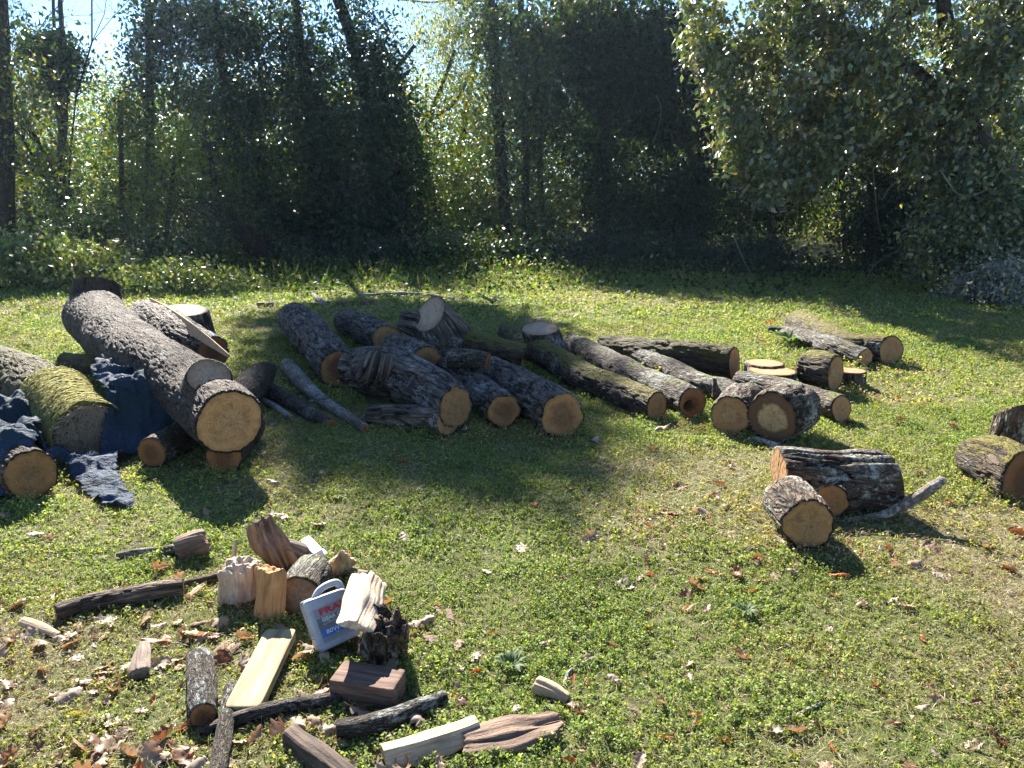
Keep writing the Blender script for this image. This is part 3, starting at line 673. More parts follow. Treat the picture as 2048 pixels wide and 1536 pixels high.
# ------------------------------------------------------------------ foreground firewood
G5 = 'bits of firewood scattered in the foreground'
log('branch', 'long weathered barkless log lying at the far left of the foreground firewood', [(112, 1226, 17), (175, 1207, 18), (240, 1193, 19), (310, 1180, 19), (366, 1172, 18)], 'bare_wood', 'cut_weathered', 'branch', G5, amp=.004, F=40, stretch=.08)
log('branch', 'dark thin branch continuing behind the long weathered log', [(360, 1168, 8), (400, 1158, 9), (445, 1148, 9)], 'bare_wood', 'cut_brown', 'branch', G5)
root, W = log('branch', 'thin bleached driftwood branch at the back left of the firewood', [(235, 1108, 5), (280, 1102, 7), (330, 1098, 9), (365, 1095, 12)], 'white_bark', None, 'branch', G5)
chunk('wood_chunk', 'gnarled brown burl at the right end of the bleached driftwood branch', 0, 0, (.12, .11, .1), (0, 0, 0), 'rot_bark', group=G5, noise_amp=.028, ragged=.02, F=18, ab=((356, 1098, .04), (414, 1078, .07)))
chunk('wood_chunk', 'bleached rotten chunk with a crumbling white top, left of the split half log', 481, 1158, (.165, .11, .15), (8, 0, 12), 'pale_rot', group=G5, noise_amp=.018, ragged=.05, F=16)
chunk('wood_chunk', 'jagged splinter sticking up behind the rotten chunk', 462, 1120, (.05, .04, .13), (0, 14, 20), 'pale_rot', group=G5, noise_amp=.012, ragged=.06, taper=.5)
chunk('wood_chunk', 'split half log showing an orange-brown inner face, beside the sawn round', 541, 1190, (.135, .085, .20), (-8, 4, -18), 'split_orange', group=G5, noise_amp=.014, ragged=.03, sq=5)
log('log', 'sawn round log with a bleached cut face, just left of the plastic jug', [(597, 1190, 44), (612, 1165, 43), (628, 1143, 40)], 'lichen_bark', 'cut_weathered', group=G5, amp=.004)
chunk('wood_chunk', 'crumbling upright piece of rotten trunk at the back of the firewood', 543, 1085, (.12, .10, .25), (14, -14, 20), 'rot_bark', group=G5, noise_amp=.035, ragged=.05, F=20)
chunk('wood_chunk', 'dark wedge leaning between the rotten trunk piece and the white carton', 583, 1096, (.12, .09, .15), (50, 12, -30), 'weathered_wood', group=G5, noise_amp=.012, taper=.4)
chunk('wood_chunk', 'splintered pale root piece narrowing to a tip behind the jug', 678, 1122, (.17, .09, .20), (48, -12, 25), 'split_wood', group=G5, noise_amp=.022, taper=.7, ragged=.03)
chunk('wood_chunk', 'flat grey end of the splintered piece pointing right in the weeds', 0, 0, (.08, .05, .1), (0, 0, 0), 'weathered_wood', group=G5, noise_amp=.012, taper=.5, ab=((672, 1133, .03), (738, 1146, .015)))
chunk('plank', 'flat yellowish board lying in the clover in front of the jug', 0, 0, (.115, .035, .1), (0, 0, 0), 'board', cat='board', group=G5, noise_amp=.002, sq=14, ab=((484, 1418, .035), (563, 1262, .04)), smooth=True)
chunk('wood_block', 'reddish-brown squared wooden block with a charred corner, in front of the rough log', 0, 0, (.12, .08, .1), (0, 0, 0), 'red_block', cat='wood block', group=G5, noise_amp=.004, sq=26, n=40, ab=((674, 1356, .045), (800, 1374, .045)), roll=0)
log('log', 'short grey-barked log standing out alone left of the board, pointing away', [(405, 1425, 27), (405, 1390, 28), (403, 1350, 27), (398, 1312, 24)], 'stick_bark', 'cut_brown', group=G5, F=60)
log('branch', 'lichened stick running out of the bottom of the frame beside the short grey log', [(430, 1575, 19), (443, 1495, 18), (455, 1425, 16), (461, 1372, 14)], 'stick_bark', 'cut_brown', 'branch', G5)
log('branch', 'lichened stick lying crosswise under the upright ones, ending by the reddish block', [(398, 1462, 11), (450, 1442, 13), (520, 1420, 15), (590, 1405, 15), (640, 1398, 14), (683, 1392, 11)], 'stick_bark', 'cut_weathered', 'branch', G5)
log('branch', 'stout crooked stick right of the reddish block, paler lichen along its top', [(673, 1453, 20), (720, 1445, 20), (775, 1432, 19), (830, 1408, 17), (889, 1384, 13)], 'stick_bark', 'cut_weathered', 'branch', G5)
chunk('wood_chunk', 'long pale split piece at the bottom, its right half overlapped by crumbling bark', 0, 0, (.10, .05, .1), (0, 0, 0), 'split_wood', group=G5, noise_amp=.012, sq=5, ab=((768, 1508, .02), (958, 1446, .03)), roll=25)
chunk('wood_chunk', 'piece of crumbling reddish bark at the right end of the pale split piece', 0, 0, (.12, .035, .1), (0, 0, 0), 'rot_bark', group=G5, noise_amp=.02, ragged=.05, F=22, ab=((925, 1478, .02), (1112, 1440, .03)), roll=12)
chunk('wood_chunk', 'dark split piece slanting out of the bottom of the frame', 0, 0, (.075, .06, .1), (0, 0, 0), 'dark_wood', group=G5, noise_amp=.012, sq=4, ab=((582, 1462, .03), (700, 1560, .02)), roll=35)
chunk('wood_chunk', 'small pale wedge of wood alone on the grass in the lower middle', 0, 0, (.055, .045, .1), (0, 0, 0), 'split_wood', group=G5, noise_amp=.008, taper=.4, ab=((1072, 1357, .03), (1135, 1388, .01)), roll=20)
chunk('wood_chunk', 'long thin splinter of split wood at the left edge of the frame', 0, 0, (.045, .025, .1), (0, 0, 0), 'split_wood', group=G5, noise_amp=.006, taper=.5, ab=((42, 1243, .02), (118, 1268, .015)), roll=20)
chunk('wood_chunk', 'knobby bleached stub with a wide foot, alone in the clover at lower left', 0, 0, (.075, .06, .1), (0, 0, 0), 'weathered_wood', group=G5, noise_amp=.014, taper=.55, ab=((283, 1342, .03), (283, 1282, .05)))
chunk('wood_chunk', 'rough upright log piece with crumbling brown top and charred bark, right of the jug', 766, 1278, (.165, .15, .155), (16, 8, -12), 'rough_bark', group=G5, noise_amp=.02, ragged=.05, F=26, sq=3.2)
log('twig', 'grey crooked twig on the grass right of the small pale wedge', [(1128, 1366, 4), (1135, 1340, 4), (1160, 1322, 4), (1200, 1304, 3)], 'white_bark', None, 'twig', G5, faces='')
log('twig', 'thin grey twig lying alone on the grass at lower right', [(1560, 1440, 3), (1592, 1434, 4), (1615, 1420, 4), (1642, 1408, 3)], 'white_bark', None, 'twig', G5, faces='')
log('branch', 'long dead branch lying on the grass in front of the trees', [(908, 596, 2.5), (860, 590, 4), (800, 588, 5), (735, 589, 3.5), (680, 584, 2)], 'white_bark', None, 'branch', faces='')
log('branch', 'short bleached branch lying behind the shaded heap', [(655, 612, 5), (640, 600, 5), (626, 588, 4)], 'white_bark', 'cut_weathered', 'branch')
for k, (x, y, l_) in enumerate([(530, 606, 'half-buried red brick nearest the left, behind the big trunk'), (735, 603, 'half-buried red brick behind the shaded heap'), (690, 606, 'half-buried red brick left of the other behind the shaded heap')]):
    chunk('brick', l_, x, y, (.24, .11, .07), (0, 0, 8 * k), 'red_block', cat='brick', group='old red bricks half sunk in the ground', noise_amp=.006, sq=8, n=8)

# ------------------------------------------------------------------ plastic jug
M['jug'] = plain('jug', (0.36, 0.36, 0.38), 0.4, 0.5, 0.35, 22)
M['jug_label'] = plain('jug_label', (0.26, 0.26, 0.27), 0.6, 0.4, 0.25, 60)
M['jug_dark'] = plain('jug_dark', (0.13, 0.14, 0.155), 0.5, 0.4, 0.3, 60)
M['jug_blue'] = plain('jug_blue', (0.03, 0.14, 0.42), 0.5, 0.4, 0.3, 60)
M['jug_red'] = plain('jug_red', (0.50, 0.03, 0.04), 0.5, 0.4, 0.2, 60)
M['jug_white'] = plain('jug_white', (0.6, 0.6, 0.6), 0.5, 0.4, 0.1, 60)
M['cap'] = plain('cap', (0.18, 0.18, 0.20), 0.4, 0.5, 0.1, 40)
def jug():
    bm_w, H, T = 0.205, 0.235, 0.105
    A = at(642, 1312, 0.012); B = at(726, 1284, 0.012)
    ex = B - A; ex[2] = 0; ex /= np.linalg.norm(ex)
    back = np.array([-ex[1], ex[0], 0])
    lean = R(28)
    ez = np.array([0, 0, 1]) * math.cos(lean) + back * math.sin(lean)
    roll = R(7); ex2 = ex * math.cos(roll) + ez * math.sin(roll); ez = ez * math.cos(roll) - ex * math.sin(roll); ex = ex2
    ey = np.cross(ez, ex)
    wpx = np.linalg.norm(B - A)
    bm_w = wpx * 1.03; H = bm_w * 1.13; T = bm_w * .48
    O = A + np.array([0, 0, 0.012])
    def w(p): p = np.asarray(p, float); return O + p[..., 0:1] * ex + p[..., 1:2] * ey + p[..., 2:3] * ez
    root = empty('oil_jug', tuple(O)); tag(root, 'worn pale plastic jug with a red, grey and blue label, leaning back among the firewood', 'jug')
    # body: rounded rectangle lofted along z, ribs on the narrow sides
    rows, K = 70, 72; V = []
    for i in range(rows + 1):
        t = i / rows; z = t * H
        if t < 0.05: s = 0.94 + 0.06 * math.sin(t / 0.05 * math.pi / 2)
        elif t > 0.93: s = 1 - 0.10 * ((t - 0.93) / 0.07) ** 2
        else: s = 1
        rib = 0.0022 * (1 if (0.12 < t < 0.82 and math.sin(t * 95) > 0) else 0)
        waist = -0.003 if 0.10 < t < 0.115 else 0
        for k in range(K):
            a = 2 * math.pi * k / K; c, s_ = math.cos(a), math.sin(a); e = 5.5
            rr = (abs(c) ** e + abs(s_) ** e) ** (-1 / e)
            x, y = rr * c, rr * s_
            rx = bm_w / 2 * s - (rib if abs(c) > .9 else 0) + waist
            hx = x * rx; hy = y * (T / 2 * s + waist)
            # recessed front panel
            if s_ < -0.5 and abs(hx) < bm_w * .42 and 0.12 < t < 0.80: hy += 0.003
            # sloping shoulder: top-left carries the neck, right falls to the handle
            V.append((hx, hy, z * (1 - (0.0 if t < .8 else (t - .8) * .25 * (hx / bm_w + .3)))))
    idx = np.arange((rows + 1) * K).reshape(rows + 1, K); nx = np.roll(idx, -1, 1)
    Q = np.stack([idx[:-1], nx[:-1], nx[1:], idx[1:]], -1).reshape(-1, 4).tolist()
    Q.append(idx[0][::-1].tolist()); Q.append(idx[-1].tolist())
    V = np.array(V) + np.array([bm_w / 2, T / 2, 0])
    mesh_np('body', local(root, w(V)), Q, M['jug'], root, smooth=True)
    # handle: a thick loop over the top
    hp = [(bm_w * .30, T / 2, H * .95), (bm_w * .38, T / 2, H * 1.03), (bm_w * .50, T / 2, H * 1.10), (bm_w * .70, T / 2, H * 1.13), (bm_w * .92, T / 2, H * 1.10), (bm_w * .96, T / 2, H * .94)]
    Vt, Qt, lc, pl, rg = tube([(w(np.array(p)), .0125) for p in hp], na=20, step=.008, amp=0, lobes=0, capA=False, capB=False)
    mesh_np('handle', local(root, Vt), Qt, M['jug'], root, smooth=True)
    Vt, Qt, lc, pl, rg = tube([(w(np.array((bm_w * .14, T / 2, H * .94))), .026), (w(np.array((bm_w * .14, T / 2, H * 1.0))), .024), (w(np.array((bm_w * .14, T / 2, H * 1.02))), .019)], na=28, step=.004, amp=0, lobes=0, rim=.05)
    mesh_np('cap', local(root, Vt), Qt, M['cap'], root)
    def patch(x0, x1, z0, z1, mat, name, par, lift=0.0012, seed=0, wear=0.0):
        n = 26; xs = np.linspace(x0, x1, n); zs = np.linspace(z0, z1, n); X, Z = np.meshgrid(xs, zs)
        P = np.stack([X * bm_w, np.full_like(X, 0.003 - lift), Z * H], -1)
        i = np.arange(n * n).reshape(n, n); Qp = np.stack([i[:-1, :-1], i[:-1, 1:], i[1:, 1:], i[1:, :-1]], -1).reshape(-1, 4)
        if wear > 0:
            cx = X[:-1, :-1].ravel() * 30; cz = Z[:-1, :-1].ravel() * 30
            e = np.minimum.reduce([(X[:-1, :-1].ravel() - x0) / (x1 - x0), (x1 - X[:-1, :-1].ravel()) / (x1 - x0), (Z[:-1, :-1].ravel() - z0) / (z1 - z0), (z1 - Z[:-1, :-1].ravel()) / (z1 - z0)])
            Qp = Qp[(v2(cx, cz, 0.35, seed, 2) + e * 0.5) > 0.42 * wear + .12]
        return mesh_np(name, local(root, w(P.reshape(-1, 3))) - (0 if par is root else 0), Qp, mat, par)
    lb = patch(.14, .88, .13, .78, M['jug_label'], 'label', root, .0012, 1, .4)
    patch(.15, .87, .36, .60, M['jug_dark'], 'label_band', lb, .0020, 2, .5)
    patch(.15, .80, .23, .37, M['jug_blue'], 'label_band', lb, .0022, 3, .8)
    def text(s, x, z, h, mat, sx=1.0, bold=0.0):
        cu = bpy.data.curves.new('lettering', 'FONT'); cu.body = s; cu.size = h / 0.7; cu.offset = bold; cu.resolution_u = 2
        to = bpy.data.objects.new('lettering', cu); COL.objects.link(to)
        me = bpy.data.meshes.new_from_object(to.evaluated_get(bpy.context.evaluated_depsgraph_get()))
        bpy.data.objects.remove(to)
        P = np.array([v.co[:] for v in me.vertices]); V_ = w(np.stack([P[:, 0] * sx + x * bm_w, np.full(len(P), 0.003 - 0.003), P[:, 1] + z * H], -1))
        F_ = [list(p.vertices) for p in me.polygons]
        mesh_np('lettering', local(root, V_), F_, M[mat], lb)
    text('FRAM', .24, .645, .022, 'jug_red', 1.5, .0010)
    text('GEAR OIL', .25, .515, .0135, 'jug_white', 1.1, .0004)
    text('GL-5 LIMITED SLIP', .25, .455, .006, 'jug_white', 1.0)
    text('80W-90', .26, .275, .015, 'jug_white', 1.2, .0003)
    text('MULTI-PURPOSE GEAR LUBRICANT', .20, .185, .005, 'jug_dark', .95)
    # a dirty base moulding line
    return root
jug()
chunk('wood_chunk', 'pale weathered slab of split wood lying over the upper right of the plastic jug', 0, 0, (.14, .05, .1), (0, 0, 0), 'pale_rot', group=G5, noise_amp=.012, ragged=.03, F=22, sq=4, ab=((706, 1246, .20), (744, 1152, .21)), roll=10)
# white carton
root = chunk('carton', 'crumpled white cardboard carton lying between the dark wedge and the splintered piece', 0, 0, (.05, .05, .1), (0, 0, 0), 'board', cat='carton', noise_amp=.004, sq=9, ab=((612, 1080, .05), (640, 1110, .04)), roll=20)
M['carton'] = plain('carton', (0.62, 0.64, 0.68), 0.6, 0.3, 0.1, 20); root.children[0].data.materials[0] = M['carton']
chunk('paper_scrap', 'torn white flap of card beside the carton', 0, 0, (.05, .004, .1), (0, 0, 0), 'board', cat='paper scrap', noise_amp=.003, sq=6, n=8, ab=((628, 1106, .03), (650, 1100, .03)), roll=5).children[0].data.materials[0] = M['carton']

# ------------------------------------------------------------------ tarp
def inpoly(x, y, P):
    c = np.zeros(x.shape, bool); n = len(P)
    for i in range(n):
        x1, y1 = P[i]; x2, y2 = P[(i + 1) % n]
        c ^= ((y1 > y) != (y2 > y)) & (x < (x2 - x1) * (y - y1) / ((y2 - y1) + 1e-12) + x1)
    return c
def tarp():
    m, t, p, out = new_mat('tarp')
    tc = N(t, 'ShaderNodeTexCoord').outputs['Object']
    n1 = noise(t, tc, 3, 4, 0.6)
    L(t, ramp(t, n1.outputs[0], [(0.35, (0.018, 0.034, 0.042)), (0.55, (0.026, 0.044, 0.070)), (0.75, (0.045, 0.066, 0.115))]).outputs[0], p.inputs['Base Color'])
    p.inputs['Roughness'].default_value = 0.7; p.inputs['Specular IOR Level'].default_value = 0.10
    n2 = noise(t, tc, 55, 3, 0.6); n3 = noise(t, tc, 8, 4, 0.6, 1.5)
    b = N(t, 'ShaderNodeBump'); b.inputs['Strength'].default_value = 0.9; b.inputs['Distance'].default_value = 0.05
    L(t, mathn(t, 'ADD', mathn(t, 'MULTIPLY', n2.outputs[0], .3), n3.outputs[0]), b.inputs['Height']); L(t, b.outputs[0], p.inputs['Normal'])
    P = [at(-160, 800, .3)[:2], at(20, 775, .35)[:2], at(60, 800, .3)[:2], at(95, 890, .1)[:2], (-2.98, 4.60), (-2.78, 4.50), (-2.60, 4.56), (-2.60, 4.80), (-2.78, 5.02), (-3.0, 5.30), (-3.10, 5.72), (-2.84, 5.74), (-2.46, 5.27), (-2.24, 4.96), (-2.38, 4.68), (-2.42, 4.48),
         at(245, 970)[:2], at(275, 1000)[:2], at(268, 1024)[:2], at(205, 1018)[:2], at(150, 975)[:2], at(120, 940)[:2], at(80, 915, .2)[:2], at(10, 905, .3)[:2], at(-150, 905, .3)[:2]]
    P = np.array(P); s = 0.012
    x0, y0 = P.min(0) - .05; x1, y1 = P.max(0) + .05
    X, Y = np.meshgrid(np.arange(x0, x1, s), np.arange(y0, y1, s))
    Z = np.full(X.shape, 0.02) + 0.0
    # what lies beneath: the left edge log and the mossy log's foot; a heap beside the trunk
    def cap(Z, a, b, ra, rb, pad):
        a = np.asarray(a); b = np.asarray(b); d = b[:2] - a[:2]; Ld = d @ d
        u = np.clip(((X - a[0]) * d[0] + (Y - a[1]) * d[1]) / Ld, 0, 1)
        cx = a[0] + u * d[0]; cy = a[1] + u * d[1]; q = np.hypot(X - cx, Y - cy); r = ra + (rb - ra) * u + pad
        zc = a[2] + (b[2] - a[2]) * u
        h = np.where(q < r, zc + np.sqrt(np.maximum(r * r - q * q, 0)), np.maximum(0.02, zc - (q - r) * 3.5))
        return np.maximum(Z, h)
    a1, r1 = rest(35, 932, 50); b1, r1b = rest(-110, 850, 48)
    Z = cap(Z, a1, b1, r1, r1b, .025)
    u_ = (X + 2.42) * -.65 + (Y - 4.72) * .76
    hp_ = .03 + .37 * np.clip(u_ / .34, 0, 1) ** .75 + .05 * (v2(X, Y, 6, 51) - .5)
    hp_ = np.where((X > -3.15) & (X < -2.1) & (Y > 4.6) & (u_ > 0) & (X + .9 * (Y - 4.8) > -2.85), hp_, 0)
    Z = np.maximum(Z, hp_)
    for (px, py, hh, rad) in ((20, 800, .30, .30), (60, 850, .22, .20), (120, 905, .09, .16), (170, 915, .09, .14), (225, 905, .08, .14)):
        c = at(px, py, hh); q = np.hypot(X - c[0], (Y - c[1])); Z = np.maximum(Z, hh * np.exp(-(q / rad) ** 3))
    wr = np.abs(fbm(np.stack([X * 5 + 2 * v2(X, Y, 2, 4), Y * 5, X * 0], -1), 21, 3) - .5)
    wr2 = np.abs(fbm(np.stack([X * 14, Y * 12, X * 0 + 3], -1), 22, 2) - .5)
    for _ in range(3): Z = (Z + np.roll(Z, 1, 0) + np.roll(Z, -1, 0) + np.roll(Z, 1, 1) + np.roll(Z, -1, 1)) / 5
    Z = Z + (0.16 - wr) * np.clip(.25 + Z * 1.2, 0, .7) * .50 + (0.1 - wr2) * .065 + .014
    Z = np.maximum(Z, .012)
    edge = (v2(X, Y, 6, 33, 3) - .5) * .04
    ins = inpoly(X + edge, Y + edge, P)
    V = np.stack([X, Y, Z], -1).reshape(-1, 3); i = np.arange(X.size).reshape(X.shape)
    k = ins[:-1, :-1] & ins[1:, 1:]
    Q = np.stack([i[:-1, :-1], i[:-1, 1:], i[1:, 1:], i[1:, :-1]], -1)[k]
    use = np.unique(Q); rm = np.full(len(V), -1); rm[use] = np.arange(len(use)); V = V[use]; Q = rm[Q]
    c = V.mean(0); root_loc = (c[0], c[1], 0)
    o = mesh_np('tarp', V - np.array(root_loc), Q, m, None, smooth=True); o.location = root_loc
    so = o.modifiers.new('thickness', 'SOLIDIFY'); so.thickness = 0.002
    tag(o, 'crumpled blue-green tarpaulin draped over the logs at left and trailing onto the grass', 'tarp')
    return P
TP = tarp()

# ------------------------------------------------------------------ leaves
def unit(a): return a / (np.linalg.norm(a, axis=1)[:, None] + 1e-9)
def leaf_arrays(P, size, col, aspect=0.5, bias=(0, 0, 0), nbias=(0, 0, 0), fold=0.12, rs=rng):
    n = len(P); d = unit(rs.normal(size=(n, 3)) + np.array(bias)); nn = rs.normal(size=(n, 3)) + np.array(nbias)
    s = unit(np.cross(d, nn)); nn = np.cross(s, d)
    size = np.broadcast_to(size, (n,))[:, None]
    b = P - d * size * .5; tp = P + d * size * .5; wv = s * size * aspect * .5; up = nn * size * fold
    m = P - d * size * .08
    V = np.stack([b, m + wv + up, tp, m - wv + up], 1).reshape(-1, 3)
    C = np.repeat(np.column_stack([col, np.ones(n)]), 4, axis=0)
    return V, C
def leaf_mesh(name, parts, mat, parent=None):
    V = np.vstack([p[0] for p in parts]); C = np.vstack([p[1] for p in parts])
    if parent is not None: V = local(parent, V)
    Q = np.arange(len(V)).reshape(-1, 4)
    return mesh_np(name, V, Q, mat, parent, {'Col': ('FLOAT_COLOR', C)})
def palette(cols, wts, n, vary=0.25, rs=rng):
    cols = np.array(cols); w_ = np.array(wts, float); w_ /= w_.sum()
    c = cols[rs.choice(len(cols), n, p=w_)]
    return np.clip(c * (1 + vary * rs.normal(size=(n, 1))) * (1 + 0.08 * rs.normal(size=(n, 3))), 0.004, 0.9)
M['tree_leaf'] = leaf_mat('tree_leaf', 0.52, 0.5, 0.35, tcol=(1.6, 1.5, 0.45))
M['ivy_leaf'] = leaf_mat('ivy_leaf', 0.28, 0.38, 0.5)
M['sheen_leaf'] = leaf_mat('sheen_leaf', 0.30, 0.42, 1.0)
M['weed_leaf'] = leaf_mat('weed_leaf', 0.45, 0.6, 0.22, tcol=(1.25, 1.3, 0.5))
M['dry_leaf'] = leaf_mat('dry_leaf', 0.22, 0.6, 0.3, tcol=(1.3, 0.8, 0.4))

# ------------------------------------------------------------------ ground cover
def clear_of(x, y):
    ok = np.ones(len(x), bool)
    for (x1, y1, x2, y2, r) in FOOT:
        dx, dy = x2 - x1, y2 - y1; L2 = dx * dx + dy * dy + 1e-9
        u = np.clip(((x - x1) * dx + (y - y1) * dy) / L2, 0, 1)
        ok &= np.hypot(x - x1 - u * dx, y - y1 - u * dy) > r
    ok &= ~(inpoly(x, y, TP) & (v2(x, y, 6, 9) > .0))
    return ok
def field_pts(n, d0, d1, rs, k=0.78):
    y = np.sqrt(rs.uniform(d0 * d0, d1 * d1, n)); x = rs.uniform(-1, 1, n) * (k * (y + .4) + 1.6)
    return x, y
def dryness(x, y):
    """0 lush .. 1 dry and bare: drier towards the near right, some worn patches"""
    n = v2(x, y, .9, 61); n2 = v2(x, y, 3.2, 62)
    right = np.clip((x + 0.2) / 2.5, 0, 1) * np.clip((5.5 - y) / 2.5, 0, 1)
    left = np.clip((-0.2 - x) / 1.2, 0, 1) * np.clip((3.3 - y) / 1.0, 0, 1)
    worn = np.exp(-(((x - 1.15) / .55) ** 2 + ((y - 3.75) / .3) ** 2))
    return np.clip((n - .42) * 1.5 + (n2 - .5) * 1.1 + .72 * right + .36 * left + .8 * worn + .13, 0, 1)
GREENS = [(0.14, 0.20, 0.055), (0.20, 0.26, 0.075), (0.27, 0.31, 0.10), (0.08, 0.13, 0.04), (0.30, 0.29, 0.15)]
def near_logs(x, y):
    m = np.zeros(len(x))
    for (x1, y1, x2, y2, r) in FOOT:
        if r < .05: continue
        dx, dy = x2 - x1, y2 - y1; L2 = dx * dx + dy * dy + 1e-9
        u = np.clip(((x - x1) * dx + (y - y1) * dy) / L2, 0, 1)
        m = np.maximum(m, np.clip(1 - (np.hypot(x - x1 - u * dx, y - y1 - u * dy) - r * 1.5) / .18, 0, 1))
    return m
def weeds():
    rs = np.random.default_rng(101); parts = []
    # clumps of small-leaved weeds: sprigs at which several leaves sit around a stem
    for (d0, d1, n, sz, k, hh) in ((1.3, 3.2, 42000, .0105, 13, .024), (3.2, 6.0, 56000, .014, 11, .028), (6.0, 10.5, 46000, .023, 9, .036), (10.5, 19, 40000, .040, 8, .055)):
        x, y = field_pts(n, d0, d1, rs)
        dr = dryness(x, y); clump = v2(x, y, 4.5, 71, 3)
        keep = (rs.uniform(size=n) > dr * .78) & (rs.uniform(size=n) < .35 + 1.6 * np.clip(clump - .28, 0, 1) + .6 * near_logs(x, y)) & clear_of(x, y)
        x, y, dr, clump = x[keep], y[keep], dr[keep], clump[keep]; n = len(x)
        h = hh * (.25 + 2.4 * np.clip(clump - .35, 0, .5)) * rs.uniform(.5, 1.4, n) * (1 + 1.3 * near_logs(x, y))
        X = np.repeat(x, k); Y = np.repeat(y, k); H = np.repeat(h, k); t = np.tile(np.linspace(.15, 1, k), n)
        a = rs.uniform(0, 6.28, n * k); rad = sz * (1.3 - .75 * t) * rs.uniform(.5, 1.5, n * k) * 1.1
        P = np.stack([X + np.cos(a) * rad + H * .3 * t * np.repeat(rs.normal(size=n), k), Y + np.sin(a) * rad, gz(X, Y) + H * t + .002], 1)
        hue = v2(X, Y, 1.3, 81); c = palette(GREENS, (3, 4, 2, 2, .8), n * k, .22, rs)
        c = c * (0.75 + .6 * hue)[:, None] * np.array([1, 1, 1]); c[:, 0] *= 1 + .35 * np.repeat(dr, k)
        parts.append(leaf_arrays(P, sz * rs.uniform(.6, 1.35, n * k), c, .72, (0, 0, .1), (0, 0, 2.2), .10, rs))
    o = leaf_mesh('low_weeds', parts, M['weed_leaf']); tag(o, 'short bright green clover and chickweed covering the clearing', 'ground cover', kind='stuff')
    # grass blades, fresh and dry
    parts = []
    for (d0, d1, n, ln, wd) in ((1.3, 3.2, 185000, .030, .0017), (3.2, 6.0, 185000, .040, .0026), (6.0, 10.5, 108000, .055, .005), (10.5, 19, 60000, .085, .010)):
        x, y = field_pts(n, d0, d1, rs); keep = clear_of(x, y); x, y = x[keep], y[keep]; n = len(x)
        dr = dryness(x, y); dry = rs.uniform(size=n) < .22 + .7 * dr
        l = ln * rs.uniform(.4, 1.5, n); az = rs.uniform(0, 6.28, n)
        el = np.where(dry, rs.uniform(-.05, .5, n), rs.uniform(.4, 1.4, n)); d = np.stack([np.cos(az) * np.cos(el), np.sin(az) * np.cos(el), np.sin(el)], 1)
        b = np.stack([x, y, gz(x, y) + np.where(dry, rs.uniform(0, .015, n), 0)], 1); tp = b + d * l[:, None]; tp[:, 2] -= .15 * l * (~dry)
        s = np.stack([-np.sin(az + rs.normal(size=n) * .5), np.cos(az), rs.normal(size=n) * .4], 1) * wd / 2 * rs.uniform(.6, 1.4, n)[:, None]
        mid = (b + tp) / 2 + np.array([0, 0, 1]) * (l * .08)[:, None]
        V = np.stack([b - s * .6, mid - s, tp, mid + s], 1).reshape(-1, 3)
        c = np.where(dry[:, None], palette([(.42, .35, .22), (.30, .23, .14), (.52, .46, .32), (.18, .12, .07)], (4, 3, 3, 1.5), n, .2, rs), palette(GREENS, (2, 4, 3, 1, 1), n, .2, rs))
        parts.append((V, np.repeat(np.column_stack([c, np.ones(n)]), 4, axis=0)))
    o = leaf_mesh('grass', parts, M['weed_leaf']); tag(o, 'thin grass blades, green and straw-dry, among the weeds', 'grass', kind='stuff')
    # crumbled litter too fine to count
    parts = []
    for (d0, d1, n, sz) in ((1.55, 3.2, 9000, .013), (3.2, 6.0, 12000, .017), (6.0, 12, 9000, .030)):
        x, y = field_pts(n, d0, d1, rs); dr = dryness(x, y); cl = v2(x, y, 2.2, 91)
        keep = (rs.uniform(size=n) < .12 + .9 * dr * cl * 1.6) & clear_of(x, y); x, y = x[keep], y[keep]; n = len(x)
        P = np.stack([x, y, gz(x, y) + rs.uniform(.002, .016, n)], 1)
        parts.append(leaf_arrays(P, sz * rs.uniform(.4, 1.6, n), palette([(.20, .12, .07), (.30, .20, .12), (.11, .065, .04), (.40, .30, .20)], (3, 3, 2, 1), n, .25, rs), .6, (0, 0, 0), (0, 0, 1.2), .25, rs))
    o = leaf_mesh('leaf_litter', parts, M['dry_leaf']); tag(o, 'crumbs of dead leaves and bark between the weeds', 'leaf litter', kind='stuff')
weeds()

